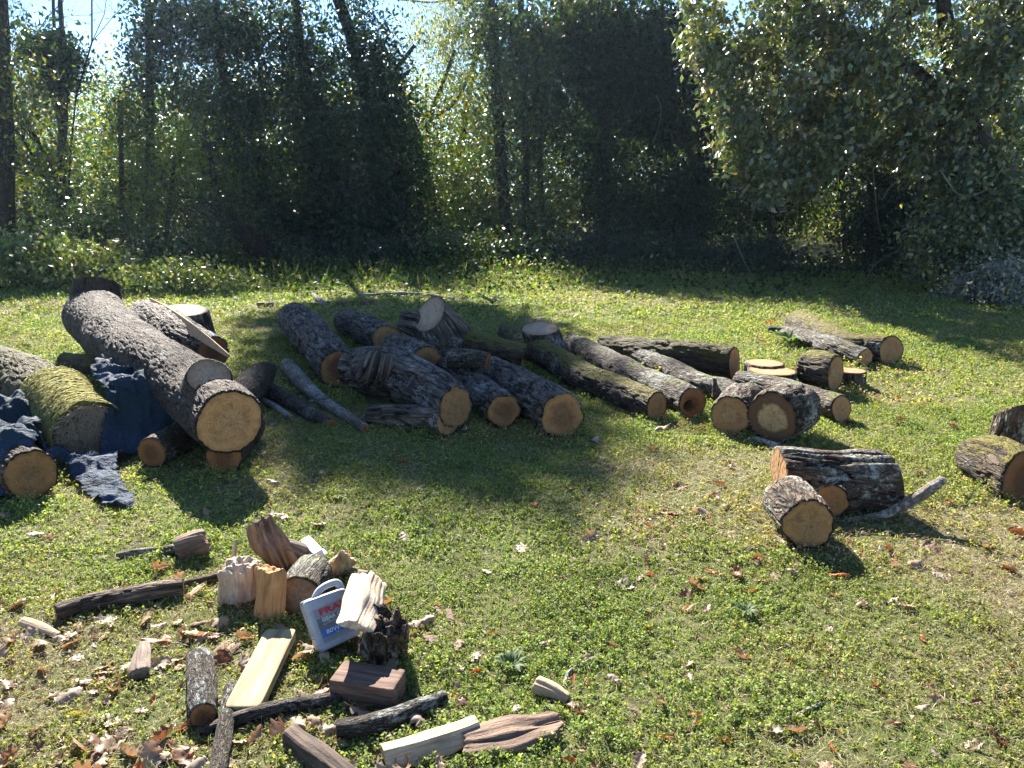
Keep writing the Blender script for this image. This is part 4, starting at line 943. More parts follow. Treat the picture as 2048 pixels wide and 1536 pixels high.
# ------------------------------------------------------------------ fallen leaves, one object each
def leaf_shape(kind, curl, twist, seed):
    rs = np.random.default_rng(seed); nu, nv = 20, 8; V = []
    for i in range(nu + 1):
        t = i / nu
        if kind == 'lobed': wdt = (.30 * math.sin(math.pi * t ** .8) ** .7) * (0.55 + .55 * abs(math.sin(t * math.pi * 3.6 + .4))) if 0 < t < 1 else .002
        elif kind == 'broad': wdt = .42 * math.sin(math.pi * t ** .75) ** .6 * (0.8 + .25 * math.sin(t * 21)) if 0 < t < 1 else .002
        else: wdt = .20 * math.sin(math.pi * t) ** .8 if 0 < t < 1 else .002
        wdt = max(wdt, .004)
        for j in range(nv + 1):
            s = j / nv * 2 - 1; x = s * wdt; y = t - .5
            z = curl * (abs(s) ** 1.6) * wdt * 1.6 + .10 * math.sin(t * 7 + s * 2 + seed) * .4 + twist * s * (t - .5) * wdt * 2 + curl * .55 * (t - .5) ** 2 * 2.2
            z += .02 * rs.normal() * abs(s)
            x *= (1 - .45 * min(1, abs(curl)) * abs(s))
            V.append((x, y, z))
    for q in range(5): # stalk
        t = q / 4; V += [(-.008, -.5 - .22 * t, .02 * t + curl * .3 + .02), (.008, -.5 - .22 * t, .02 * t + curl * .3 + .02)]
    V = np.array(V); V[:, 2] -= V[:, 2].min() 
    i = np.arange((nu + 1) * (nv + 1)).reshape(nu + 1, nv + 1)
    Q = np.stack([i[:-1, :-1], i[:-1, 1:], i[1:, 1:], i[1:, :-1]], -1).reshape(-1, 4).tolist(); b = (nu + 1) * (nv + 1)
    Q += [[b + 2 * q, b + 2 * q + 1, b + 2 * q + 3, b + 2 * q + 2] for q in range(4)]
    return V, Q
def fallen():
    rs = np.random.default_rng(55)
    kinds = {
     'tan': ((.34, .24, .155), 'lobed', 'dry tan lobed leaf curled up on the weeds', 'dry tan lobed leaves'),
     'pale': ((.36, .28, .21), 'broad', 'pale papery broad leaf lying dry in the weeds', 'pale papery broad leaves'),
     'brown': ((.17, .085, .05), 'broad', 'dark brown crumpled broad leaf on the ground', 'dark brown crumpled leaves'),
     'rust': ((.40, .13, .03), 'small', 'small rust-orange leaf lying on the grass', 'small rust-orange leaves'),
     'yellow': ((.60, .48, .06), 'small', 'small bright yellow leaf in the grass', 'small yellow leaves')}
    mesh = {}
    for key, (col, shp, lab, grp) in kinds.items():
        m, t, p, out = new_mat('dead_leaf_' + key); tc = N(t, 'ShaderNodeTexCoord').outputs['Object']
        n = noise(t, tc, 7, 4, .7); n2 = noise(t, mapv(t, tc, (3, 14, 1)), 3, 2, .5)
        colr = mixc(t, n.outputs[0], tuple(c * .55 for c in col), tuple(min(.9, c * 1.35) for c in col))
        colr = mixc(t, mathn(t, 'MULTIPLY', n2.outputs[0], .35), colr, tuple(c * .4 for c in col))
        L(t, colr, p.inputs['Base Color']); p.inputs['Roughness'].default_value = .5; p.inputs['Specular IOR Level'].default_value = .4
        tr = N(t, 'ShaderNodeBsdfTranslucent'); L(t, mixc(t, 1.0, colr, (1.2, .8, .45), 'MULTIPLY'), tr.inputs['Color'])
        mx = N(t, 'ShaderNodeMixShader'); mx.inputs[0].default_value = .3; L(t, p.outputs[0], mx.inputs[1]); L(t, tr.outputs[0], mx.inputs[2]); L(t, mx.outputs[0], out.inputs['Surface'])
        mesh[key] = []
        for s in range(7):
            V, Q = leaf_shape(shp, rs.uniform(-.35, .75), rs.uniform(-.5, .5), s * 3 + len(key))
            me = bpy.data.meshes.new('fallen_leaf'); me.from_pydata(V.tolist(), [], Q); me.materials.append(m); me.polygons.foreach_set('use_smooth', np.ones(len(Q), bool)); mesh[key].append(me)
    def put(key, x, y, size, i=None):
        col, shp, lab, grp = kinds[key]
        o = bpy.data.objects.new('fallen_leaf', mesh[key][rs.integers(7)]); COL.objects.link(o)
        o.location = (x, y, float(gz(x, y)) + .004 + rs.uniform(0, .012)); o.scale = (size, size, size * rs.uniform(.7, 1.2))
        o.rotation_euler = (rs.normal() * .35, rs.normal() * .35, rs.uniform(0, 6.28)); tag(o, lab, 'fallen leaf', grp)
    spots = []
    # lower left among the firewood (dense), right bottom (scattered), elsewhere
    def scatter(n, x0, x1, y0, y1, keys, wts, smin, smax):
        k = 0; tries = 0
        while k < n and tries < n * 12:
            tries += 1; px = rs.uniform(x0, x1); py = rs.uniform(y0, y1); g = at(px, py)
            if not clear_of(np.array([g[0]]), np.array([g[1]]))[0]: continue
            if any((g[0] - a) ** 2 + (g[1] - b) ** 2 < .035 ** 2 for a, b in spots): continue
            spots.append((g[0], g[1])); put(str(rs.choice(keys, p=wts)), g[0], g[1], rs.uniform(smin, smax) * .85 * (1 + .05 * g[1])); k += 1
    scatter(140, -20, 900, 1190, 1560, ['tan', 'pale', 'brown', 'rust'], [.40, .30, .22, .08], .04, .115)
    scatter(25, -20, 700, 1020, 1200, ['tan', 'pale', 'brown', 'rust'], [.4, .2, .2, .2], .05, .10)
    scatter(85, 900, 2060, 1150, 1560, ['tan', 'pale', 'brown', 'rust'], [.35, .12, .28, .25], .035, .075)
    scatter(26, 1250, 1700, 1030, 1200, ['tan', 'brown', 'pale', 'rust'], [.4, .4, .1, .1], .05, .10)
    scatter(22, 1750, 2060, 930, 1160, ['tan', 'brown', 'pale', 'rust'], [.4, .3, .15, .15], .05, .10)
    scatter(34, 500, 1700, 880, 1100, ['tan', 'pale', 'brown', 'rust'], [.4, .2, .25, .15], .05, .10)
    scatter(22, 900, 2060, 620, 880, ['rust', 'tan', 'brown'], [.5, .2, .3], .08, .13)
    for (px, py) in ((160, 1430), (1268, 775)): g = at(px, py); put('yellow', g[0], g[1], .05 + .008 * g[1])
fallen()
# chips of wood and bark around the firewood: separate things
def chips():
    rs = np.random.default_rng(66)
    sets = (('bark_chip', 'rot_bark', 'curled flake of brown bark lying among the firewood', 'flakes of bark among the firewood', 'bark flake', 34, (.03, .075), 'd'),
            ('wood_chip', 'split_wood', 'pale splinter of split wood lying among the firewood', 'pale splinters among the firewood', 'wood splinter', 30, (.03, .08), 'p'))
    for name, mat, lab, grp, cat, n, (s0, s1), q in sets:
        ms = []
        for v in range(5):
            M_ = 10; Ln = 8; V = []; LC = []
            wd = rs.uniform(.18, .4); th = rs.uniform(.05, .12); cv = rs.uniform(.0, .5) if q == 'd' else 0
            for i in range(Ln + 1):
                t = i / Ln; k = min(1, 4 * t, 4 * (1 - t) + .3) * (1 + .25 * rs.normal() * .5)
                for j in range(M_):
                    a = 6.2832 * j / M_; x = math.cos(a) * wd * k; z = math.sin(a) * th * k + cv * x * x * 2 + .02 * rs.normal()
                    V.append((x + .02 * rs.normal(), t - .5 + .03 * rs.normal(), z + .1)); LC.append((x * .05, z * .05, (t - .5) * .08 + v))
            F_ = [[i * M_ + j, i * M_ + (j + 1) % M_, (i + 1) * M_ + (j + 1) % M_, (i + 1) * M_ + j] for i in range(Ln) for j in range(M_)]
            F_ += [list(range(M_))[::-1], [Ln * M_ + j for j in range(M_)]]
            me = bpy.data.meshes.new(name); me.from_pydata(V, [], F_); me.materials.append(M[mat])
            a_ = me.attributes.new('lc', 'FLOAT_VECTOR', 'POINT'); a_.data.foreach_set('vector', np.array(LC, np.float32).ravel()); ms.append(me)
        for k in range(n):
            px = rs.normal(560, 210); py = rs.uniform(1130, 1520); g = at(px, py)
            if not clear_of(g[None, 0], g[None, 1])[0]: continue
            o = bpy.data.objects.new(name, ms[k % 5]); COL.objects.link(o); sz = rs.uniform(s0, s1)
            o.location = (g[0], g[1], float(gz(g[0], g[1])) + .006); o.scale = (sz, sz * rs.uniform(.8, 1.8), sz); o.rotation_euler = (rs.normal() * .2, rs.normal() * .2, rs.uniform(0, 6.28)); tag(o, lab, cat, grp)
    # sawdust and chips too fine to count, under the saw cuts
    parts = []
    for (px, py, r, n) in ((461, 925, .22, 260), (1125, 870, .25, 300), (1010, 850, .2, 200), (915, 865, .22, 220), (1314, 838, .2, 200), (1462, 862, .2, 260), (1545, 880, .25, 260), (1625, 1100, .2, 420), (1500, 745, .55, 700), (1690, 790, .4, 400), (1783, 730, .4, 300), (1350, 1030, .3, 300), (2020, 985, .2, 200)):
        g = at(px, py); P = np.stack([g[0] + rs.normal(size=n) * r, g[1] + rs.normal(size=n) * r * .6, np.full(n, .012) + rs.uniform(0, .02, n)], 1)
        parts.append(leaf_arrays(P, (.008 + .0018 * g[1]) * rs.uniform(.5, 1.5, n), palette([(.52, .33, .16), (.40, .22, .10), (.60, .45, .28)], (2, 2, 1), n, .2, rs), .6, (0, 0, 0), (0, 0, 1.5), rs=rs))
    o = leaf_mesh('sawdust', parts, M['dry_leaf']); tag(o, 'orange sawdust and fine chips below the saw cuts', 'sawdust', kind='stuff')
chips()
# pale-leaved rosette weeds
def rosette(px, py, size, lab):
    g = at(px, py); root = empty('rosette_weed', (g[0], g[1], float(gz(g[0], g[1])))); tag(root, lab, 'weed', 'rosette weeds in the grass')
    V, Q, C = [], [], []
    rs = np.random.default_rng(int(px))
    for k in range(13):
        a = k * 2.4; l = size * rs.uniform(.6, 1)
        d = np.array([math.cos(a), math.sin(a)]); s = np.array([-d[1], d[0]]); b = len(V)
        for i in range(6):
            t = i / 5; wd = l * .14 * math.sin(math.pi * (.12 + .88 * t)) ; z = .01 + l * .45 * math.sin(t * 2.2) * rs.uniform(.8, 1.1)
            for q in (-1, 0, 1): V.append((d[0] * l * t + s[0] * wd * q, d[1] * l * t + s[1] * wd * q, z + abs(q) * wd * .4)); C.append((.11, .16, .07, 1))
        for i in range(5):
            for q in range(2): o_ = b + 3 * i + q; Q.append((o_, o_ + 1, o_ + 4, o_ + 3))
    mesh_np('leaves', np.array(V), np.array(Q), M['weed_leaf'], root, {'Col': ('FLOAT_COLOR', np.array(C))}, smooth=True)
rosette(1022, 1330, .085, 'grey-green thistle rosette spread flat on the grass at lower middle')
rosette(1580, 690, .30, 'leafy upright weed in front of the far forked log')
rosette(1490, 1230, .07, 'small leafy rosette on the bare patch right of centre')
rosette(985, 610, .32, 'tall loose weed standing in the far grass behind the heap')

# ------------------------------------------------------------------ trees and thickets
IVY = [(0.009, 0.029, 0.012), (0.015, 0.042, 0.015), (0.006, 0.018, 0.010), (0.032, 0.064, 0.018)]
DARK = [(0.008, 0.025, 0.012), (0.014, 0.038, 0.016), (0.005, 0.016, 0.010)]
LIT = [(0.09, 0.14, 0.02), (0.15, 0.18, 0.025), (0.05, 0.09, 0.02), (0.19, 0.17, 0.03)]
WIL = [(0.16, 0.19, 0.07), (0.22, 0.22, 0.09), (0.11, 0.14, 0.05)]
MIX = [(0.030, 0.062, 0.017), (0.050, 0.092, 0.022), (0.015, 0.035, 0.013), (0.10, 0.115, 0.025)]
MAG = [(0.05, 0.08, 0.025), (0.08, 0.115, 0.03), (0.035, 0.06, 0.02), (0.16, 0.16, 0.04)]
def blob(px, py, rx, ry, Y, depth, clumps, per, csize, lsize, cols, wts=None, rs=None, aspect=.5, bias=(0, 0, -.5), shell=.5, nb=(0, 0, .4), gap=.40, world=None):
    c = far(px, py, Y) if world is None else np.array(world, float); k = Y / FPX
    A = np.array([rx * k, depth, ry * k])
    u = unit(rs.normal(size=(clumps, 3))) * (rs.uniform(size=(clumps, 1)) ** (1 / 3 if shell is None else shell))
    C = c + u * A
    C = C[vn(C * np.array([1.1, 1.1, 1.1]), 44) > gap - .12]; C = C + rs.normal(size=C.shape) * csize * .6; clumps = len(C)
    if clumps == 0: C = c[None, :]; clumps = 1
    s = csize * rs.uniform(.35, 1.7, clumps)
    P = np.repeat(C, per, 0) + rs.normal(size=(clumps * per, 3)) * np.repeat(s, per)[:, None] * np.array([1, 1, .75])
    P = P[P[:, 2] > .05]
    n = len(P)
    tint = np.repeat(rs.uniform(.75, 1.3, clumps), per)[:n, None]
    col = palette(cols, wts or np.ones(len(cols)), n, .25, rs) * tint
    return leaf_arrays(P, lsize * rs.uniform(.4, 1.6, n), col, aspect, bias, nb, .12, rs)
TID = [500]
def path(pts, Y):
    return [(far(px, py, Y + (dy[0] if dy else 0)), r * Y / FPX) for px, py, r, *dy in pts]
def tree(name, label, Y, trunks, blobs, leafmat='tree_leaf', cat='tree', group=None, bark='tree_bark'):
    """trunks: lists of (px, py, radius px[, dY]) at forward distance Y; blobs: keyword dicts"""
    TID[0] += 1; rs = np.random.default_rng(TID[0])
    if trunks:
        base = far(trunks[0][0][0], trunks[0][0][1], Y)
    else:
        base = far(blobs[0]['px'], blobs[0]['py'], Y)
    root = empty(name, (base[0], base[1], 0)); tag(root, label, cat, group)
    for i, tr in enumerate(trunks):
        sts = path(tr, Y)
        if i == 0: sts = [(np.array([sts[0][0][0], sts[0][0][1], -.1]), sts[0][1] * 1.25)] + [s for s in sts if s[0][2] > .3]
        if len(sts) < 2: continue
        V, Q, lc, pl, rg = tube(sts, na=14, step=.16, amp=.01, F=9, seed=TID[0] + i, capA=False, capB=False)
        mesh_np('trunk' if i == 0 else 'limb', local(root, V), Q, M[bark], root, {'lc': ('FLOAT_VECTOR', lc), 'plate': ('FLOAT', pl)}, smooth=True)
    if blobs:
        parts = []
        for b in blobs:
            b = dict(b); b.setdefault('Y', Y); parts.append(blob(rs=rs, **b))
        leaf_mesh('crown' if cat == 'tree' else 'foliage', parts, M[leafmat], root)
    return root
def B(px, py, rx, ry, depth, clumps, per, csize, lsize, cols, **k):
    return dict(px=px, py=py, rx=rx, ry=ry, depth=depth, clumps=clumps, per=per, csize=csize, lsize=lsize, cols=cols, **k)
GT = 'ivy-hung trees at the back of the clearing'
tree('ivy_tree', 'dark ivy-clad trunk at the very left edge of the frame', 17.5, [[(12, 480, 17), (10, 300, 16), (4, 100, 14), (-4, -60, 12)]],
     [B(10, 300, 26, 300, .3, 90, 22, .16, .10, IVY), B(75, 300, 55, 190, .6, 90, 26, .25, .10, LIT, wts=(2, 2, 3, 3)), B(20, 60, 40, 120, .5, 40, 18, .25, .10, MIX)], 'ivy_leaf', group=GT)
tree('ivy_tree', 'slim tree with an ivy hood shaped like a leaning mushroom, near the left edge', 20, [[(125, 480, 9), (123, 330, 8), (128, 200, 7), (125, 90, 5), (118, -40, 3)], [(124, 250, 6), (100, 180, 5), (75, 130, 3)]],
     [B(95, 95, 55, 42, .7, 60, 60, .20, .12, IVY), B(125, 150, 38, 50, .5, 40, 45, .18, .12, IVY), B(105, 170, 24, 30, .4, 16, 24, .15, .11, IVY), B(124, 410, 20, 95, .35, 50, 34, .14, .11, IVY)], 'ivy_leaf', group=GT)
def twigtree(label, Y, px, py0, lean, height_px, r, seed, group='bare leafless trees against the sky', leaves=0):
    rs = np.random.default_rng(seed); k = Y / FPX; p0 = far(px, py0, Y); p0[2] = -.05
    root = empty('bare_tree', (p0[0], p0[1], 0)); tag(root, label, 'tree', group)
    V, Q, tips = [], [], []
    def seg(a, b, ra, rb):
        d = b - a; d /= np.linalg.norm(d) + 1e-9; e = np.cross(d, [0.3, 1, .1]); e /= np.linalg.norm(e); f = np.cross(d, e); s = len(V)
        for c, r_ in ((a, ra), (b, rb)):
            for j in range(4): V.append(c + r_ * (e * math.cos(j * 1.5708) + f * math.sin(j * 1.5708)))
        for j in range(4): Q.append((s + j, s + (j + 1) % 4, s + 4 + (j + 1) % 4, s + 4 + j))
    tot = height_px * k
    def grow(p, d, l, r_, lev):
        n = 5
        for i in range(n):
            d = d + rs.normal(size=3) * (.10 if lev == 0 else .22); d[2] += .03; d /= np.linalg.norm(d)
            q = p + d * l / n; r2 = r_ * (.90 if lev == 0 else .82); seg(p, q, r_, r2); p, r_ = q, r2
            if lev < 4 and (lev > 0 or i >= 2):
                for _ in range(1 + (rs.uniform() < .6)):
                    dd = d + unit(rs.normal(size=(1, 3)))[0] * .85; dd[2] = abs(dd[2]) * .8 + .1; dd /= np.linalg.norm(dd); grow(p, dd, l * rs.uniform(.38, .62), r_ * .5, lev + 1)
        tips.append(p)
    d0 = np.array([lean, rs.normal() * .05, 1.0]); d0 /= np.linalg.norm(d0); grow(p0, d0, tot, r * k, 0)
    V = np.array(V); mesh_np('trunk', local(root, V), np.array(Q), M['tree_bark'], root, {'lc': ('FLOAT_VECTOR', V)})
    if leaves:
        T = np.array(tips); T = T[rs.choice(len(T), min(leaves, len(T)), replace=False)]
        leaf_mesh('leaves', [leaf_arrays(T, .11, palette([(.40, .28, .03), (.30, .25, .05)], (1, 1), len(T), .2, rs), .8, rs=rs)], M['tree_leaf'], root)
twigtree('bare forked tree with a few yellow leaves, right of the mushroom-shaped ivy', 19, 222, 490, -.22, 330, 7, 3, leaves=60)
twigtree('second bare leaning tree beside the forked one, thinner', 21, 205, 480, -.18, 420, 5, 8, leaves=30)
twigtree('grey bare tree whose twigs spread against the sky at upper left', 27, 165, 470, .06, 520, 6, 5)
twigtree('straight thin bare pole-like tree at left', 18.5, 118, 490, .03, 560, 3.2, 11)
twigtree('bare grey tree far behind at the left edge', 30, 60, 460, -.05, 430, 6, 21)
twigtree('bare twiggy tree seen in the bright gap near the middle', 33, 905, 440, .05, 560, 8, 31, leaves=80)
tree('small_tree', 'airy small tree of mixed green leaves left of the dark ivy tower', 21, [[(245, 480, 5), (243, 350, 4.5), (240, 200, 4)]],
     [B(235, 300, 50, 100, .9, 60, 22, .25, .10, MIX), B(262, 240, 40, 60, .8, 40, 24, .25, .10, MIX), B(230, 410, 60, 60, .8, 50, 26, .25, .10, MIX)], group=GT)
tree('small_tree', 'yellow-green small tree in front of the ivy towers, left of centre', 19, [[(440, 500, 7), (432, 400, 6), (418, 300, 5), (405, 220, 3)], [(330, 500, 5), (340, 400, 4), (350, 310, 3)]],
     [B(380, 310, 80, 60, .8, 95, 26, .26, .09, LIT, wts=(3, 2, 4, .7)), B(330, 400, 80, 70, .8, 90, 24, .26, .09, MIX), B(450, 400, 60, 80, .8, 70, 24, .25, .09, MIX)], group=GT)
tree('ivy_tree', 'tall leafy tower of ivy glinting in the sun, second from left', 24, [[(300, 480, 9), (300, 250, 8), (298, 0, 7)]],
     [B(312, 120, 50, 140, 1.0, 150, 30, .28, .12, IVY), B(275, 250, 35, 90, .8, 60, 24, .28, .12, IVY), B(330, 20, 50, 60, 1.0, 60, 30, .3, .12, IVY), B(300, 330, 45, 80, .8, 60, 24, .25, .12, MIX)], 'ivy_leaf', group=GT)
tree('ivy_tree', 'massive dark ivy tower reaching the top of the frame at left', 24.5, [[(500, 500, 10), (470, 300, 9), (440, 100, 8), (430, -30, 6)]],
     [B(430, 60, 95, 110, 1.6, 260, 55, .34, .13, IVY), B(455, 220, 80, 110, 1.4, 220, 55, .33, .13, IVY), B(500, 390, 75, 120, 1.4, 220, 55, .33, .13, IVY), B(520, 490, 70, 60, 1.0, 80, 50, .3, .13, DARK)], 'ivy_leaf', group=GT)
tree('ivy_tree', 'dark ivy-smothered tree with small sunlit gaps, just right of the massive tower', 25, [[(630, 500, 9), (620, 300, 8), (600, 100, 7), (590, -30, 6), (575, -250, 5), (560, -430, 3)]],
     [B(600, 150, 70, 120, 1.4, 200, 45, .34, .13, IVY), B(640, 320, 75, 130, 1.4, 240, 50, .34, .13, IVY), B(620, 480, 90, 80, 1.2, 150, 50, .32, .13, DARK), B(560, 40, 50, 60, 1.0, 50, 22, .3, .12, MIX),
      B(600, -200, 100, 78, 1.3, 300, 60, .34, .20, DARK, world=(-6.4, 25, 11.2), gap=.2), B(600, -300, 82, 70, 1.2, 230, 60, .34, .20, DARK, world=(-6.7, 25, 12.9), gap=.2), B(600, -400, 60, 42, 1.0, 120, 60, .28, .20, DARK, world=(-7.0, 25, 14.2), gap=.2)], 'ivy_leaf', group=GT)  # these three: out-of-view upper crown, added and shaped to shade the middle heap
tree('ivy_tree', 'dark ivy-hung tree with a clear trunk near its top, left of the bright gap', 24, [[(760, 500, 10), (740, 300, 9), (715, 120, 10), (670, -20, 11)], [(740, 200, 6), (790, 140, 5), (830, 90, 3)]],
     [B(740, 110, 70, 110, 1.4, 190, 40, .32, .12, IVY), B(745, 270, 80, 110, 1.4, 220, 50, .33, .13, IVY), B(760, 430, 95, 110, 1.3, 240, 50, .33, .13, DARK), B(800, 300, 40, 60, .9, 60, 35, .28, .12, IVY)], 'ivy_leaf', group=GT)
tree('willow_like_tree', 'feathery pale green tree glowing in the bright gap near the middle', 32, [[(850, 440, 9), (840, 300, 8), (800, 180, 7), (760, 80, 4)], [(850, 260, 5), (880, 180, 4), (910, 100, 3)], [(860, 240, 4), (920, 190, 3), (970, 60, 2)]],
     [B(900, 60, 90, 80, 1.8, 230, 30, .38, .13, WIL, aspect=.3, bias=(0, 0, -1.6)), B(940, 180, 60, 90, 1.5, 130, 22, .38, .13, WIL, aspect=.3, bias=(0, 0, -1.6)), B(850, 190, 60, 70, 1.2, 55, 20, .35, .12, WIL, aspect=.3, bias=(0, 0, -1.6))], group=GT)
tree('ivy_tree', 'straight dark trunk draped with ivy right of the bright gap', 23, [[(1015, 500, 11), (1003, 330, 11), (990, 150, 10), (978, -30, 9)]],
     [B(990, 60, 60, 80, 1.1, 130, 32, .30, .12, MIX), B(1010, 190, 50, 90, .9, 70, 24, .3, .12, MIX), B(1000, 330, 22, 130, .4, 50, 30, .18, .11, IVY), B(940, 380, 60, 100, 1.0, 130, 34, .3, .11, LIT, wts=(2, 1, 4, .5)), B(960, 480, 90, 60, 1.0, 120, 45, .3, .12, MIX)], 'ivy_leaf', group=GT)
tree('ivy_tree', 'thin pair of ivy-wrapped stems right of the straight trunk', 22, [[(1050, 500, 7), (1052, 330, 6), (1045, 150, 6), (1040, -30, 5)], [(1090, 500, 6), (1080, 330, 5), (1082, 150, 5)]],
     [B(1070, 110, 60, 130, 1.0, 180, 38, .30, .12, MIX), B(1060, 300, 22, 140, .4, 55, 24, .18, .11, IVY), B(1090, 430, 60, 80, .9, 100, 34, .28, .11, MIX), B(1080, 230, 45, 60, .8, 50, 24, .25, .11, MIX)], 'ivy_leaf', group=GT)
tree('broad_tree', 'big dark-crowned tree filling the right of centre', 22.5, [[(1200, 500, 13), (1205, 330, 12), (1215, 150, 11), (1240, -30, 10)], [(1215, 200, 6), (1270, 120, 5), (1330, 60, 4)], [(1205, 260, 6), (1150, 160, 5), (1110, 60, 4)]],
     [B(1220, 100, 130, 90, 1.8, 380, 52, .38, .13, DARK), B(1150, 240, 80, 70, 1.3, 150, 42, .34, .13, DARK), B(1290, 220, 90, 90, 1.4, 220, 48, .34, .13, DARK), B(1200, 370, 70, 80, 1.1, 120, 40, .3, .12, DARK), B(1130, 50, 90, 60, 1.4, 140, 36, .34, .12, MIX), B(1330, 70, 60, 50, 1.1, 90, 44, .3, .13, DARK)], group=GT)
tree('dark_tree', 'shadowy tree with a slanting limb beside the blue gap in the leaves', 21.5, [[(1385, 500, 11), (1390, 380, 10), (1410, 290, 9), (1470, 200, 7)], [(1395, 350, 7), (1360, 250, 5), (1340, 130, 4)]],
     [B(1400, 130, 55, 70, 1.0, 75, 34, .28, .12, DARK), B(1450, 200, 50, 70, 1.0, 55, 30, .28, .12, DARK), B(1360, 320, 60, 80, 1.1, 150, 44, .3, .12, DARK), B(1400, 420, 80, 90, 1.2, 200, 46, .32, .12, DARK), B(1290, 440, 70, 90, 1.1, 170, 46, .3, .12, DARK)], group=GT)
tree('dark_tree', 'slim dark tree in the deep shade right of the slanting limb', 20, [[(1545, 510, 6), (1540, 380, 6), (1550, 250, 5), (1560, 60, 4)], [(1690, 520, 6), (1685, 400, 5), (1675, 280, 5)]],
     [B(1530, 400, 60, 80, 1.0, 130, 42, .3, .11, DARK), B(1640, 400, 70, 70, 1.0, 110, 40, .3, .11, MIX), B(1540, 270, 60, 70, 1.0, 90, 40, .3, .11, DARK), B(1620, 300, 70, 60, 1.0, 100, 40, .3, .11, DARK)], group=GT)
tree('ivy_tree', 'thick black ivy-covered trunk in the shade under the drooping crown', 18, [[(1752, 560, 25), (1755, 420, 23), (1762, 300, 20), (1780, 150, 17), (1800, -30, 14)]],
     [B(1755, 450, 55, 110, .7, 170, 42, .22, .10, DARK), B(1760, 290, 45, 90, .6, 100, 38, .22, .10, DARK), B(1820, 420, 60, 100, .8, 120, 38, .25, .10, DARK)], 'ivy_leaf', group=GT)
MAGB = [(.09, .12, .06), (.14, .17, .095), (.04, .065, .035), (.19, .19, .08)]  # paler grey-green: sky sheen of glossy leaves put into the colour
rsp = np.random.default_rng(404); SPRAYS = []
def low_edge(x): return np.interp(x, [1380, 1420, 1470, 1540, 1620, 1680, 1780, 1860, 1920, 2060], [90, 170, 330, 390, 360, 290, 300, 350, 420, 520])
for k in range(230):
    x = rsp.uniform(1390, 2080); le = low_edge(x); y = rsp.uniform(-90, le - 30) if rsp.uniform() < .6 else le - rsp.uniform(20, 110)
    Yk = 15 + rsp.uniform(-1.3, 1.6); dx, dy = rsp.uniform(-34, 6), rsp.uniform(14, 34)
    for q in range(4):
        px_, py_ = x + dx * q, y + dy * q * (.6 + .25 * q)
        if py_ > low_edge(px_) + rsp.uniform(-10, 30) or px_ < 1372: break
        SPRAYS.append(B(px_, py_, 22 - 3 * q, 15, .22, 4, 27, .13 - .015 * q, .112, MAGB if rsp.uniform() < .7 else MAG, Y=Yk, gap=0, bias=(-.3, 0, -.9), nb=(0, -.3, .9)))
tree('magnolia_like_tree', 'glossy-leaved drooping tree sweeping down from the top right', 15, [[(2035, 560, 26), (2025, 420, 24), (1985, 320, 21), (1930, 240, 18), (1900, 100, 15), (1880, -40, 12)], [(1925, 230, 12), (1820, 130, 9), (1700, 60, 7), (1560, 20, 5)], [(1950, 260, 9), (1850, 240, 7), (1740, 230, 5), (1600, 220, 3)], [(1900, 120, 9), (1980, 30, 7), (2050, -20, 5)]],
     SPRAYS, 'sheen_leaf', group=GT)
# thickets on the right and along the foot of the trees
def thicket(label, Y, blobs, mat='ivy_leaf', name='shrub', group='shrubs and thickets along the trees', stems=6):
    rs = np.random.default_rng(int(Y * 31)); b0 = blobs[0]; trunks = []
    for s in range(stems):
        x = b0['px'] + rs.uniform(-.7, .7) * b0['rx']; yb = 768 - FPX * math.tan(R(PITCH) - math.atan(CH / Y))
        trunks.append([(x, yb, 2.2), (x + rs.uniform(-10, 10), (yb + b0['py']) / 2, 1.8), (x + rs.uniform(-25, 25), b0['py'] - b0['ry'] * .6, 1.0)])
    return tree(name, label, Y, trunks, blobs, mat, 'shrub', group)
thicket('glossy shrub rising at the right edge under the drooping crown', 13.5, [B(1990, 440, 80, 120, .9, 260, 40, .20, .095, MAGB), B(1900, 480, 60, 80, .8, 130, 36, .2, .09, MAGB)])
thicket('grey silvery bush spilling over the grass at the right edge', 12.0, [B(2000, 600, 95, 75, .8, 260, 48, .15, .06, [(.20, .21, .18), (.12, .14, .10), (.28, .28, .25)]), B(1925, 640, 60, 40, .6, 90, 40, .12, .055, [(.16, .17, .13), (.10, .12, .08)])])
BRT = [(.12, .17, .05), (.17, .22, .06), (.08, .12, .04), (.22, .22, .08)]  # brightened greens: sunlight put into leaf colour of the shaded bank and mound
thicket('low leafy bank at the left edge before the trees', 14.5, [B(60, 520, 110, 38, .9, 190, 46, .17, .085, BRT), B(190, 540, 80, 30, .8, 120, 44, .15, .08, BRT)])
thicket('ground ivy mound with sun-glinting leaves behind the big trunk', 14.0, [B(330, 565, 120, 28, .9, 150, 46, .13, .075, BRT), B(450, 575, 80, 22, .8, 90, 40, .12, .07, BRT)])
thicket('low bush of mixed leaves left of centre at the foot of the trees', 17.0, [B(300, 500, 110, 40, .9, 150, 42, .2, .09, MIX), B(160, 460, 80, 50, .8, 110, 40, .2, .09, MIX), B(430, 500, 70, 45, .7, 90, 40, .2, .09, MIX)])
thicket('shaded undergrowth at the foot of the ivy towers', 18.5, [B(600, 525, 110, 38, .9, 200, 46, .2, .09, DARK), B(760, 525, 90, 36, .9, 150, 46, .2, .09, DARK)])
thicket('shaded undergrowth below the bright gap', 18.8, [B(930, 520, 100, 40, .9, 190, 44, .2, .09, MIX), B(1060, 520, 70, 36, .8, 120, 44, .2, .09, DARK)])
thicket('dark undergrowth below the big dark crown', 18.2, [B(1210, 520, 110, 42, .9, 220, 46, .2, .09, DARK), B(1350, 520, 80, 44, .9, 160, 46, .2, .09, DARK)])
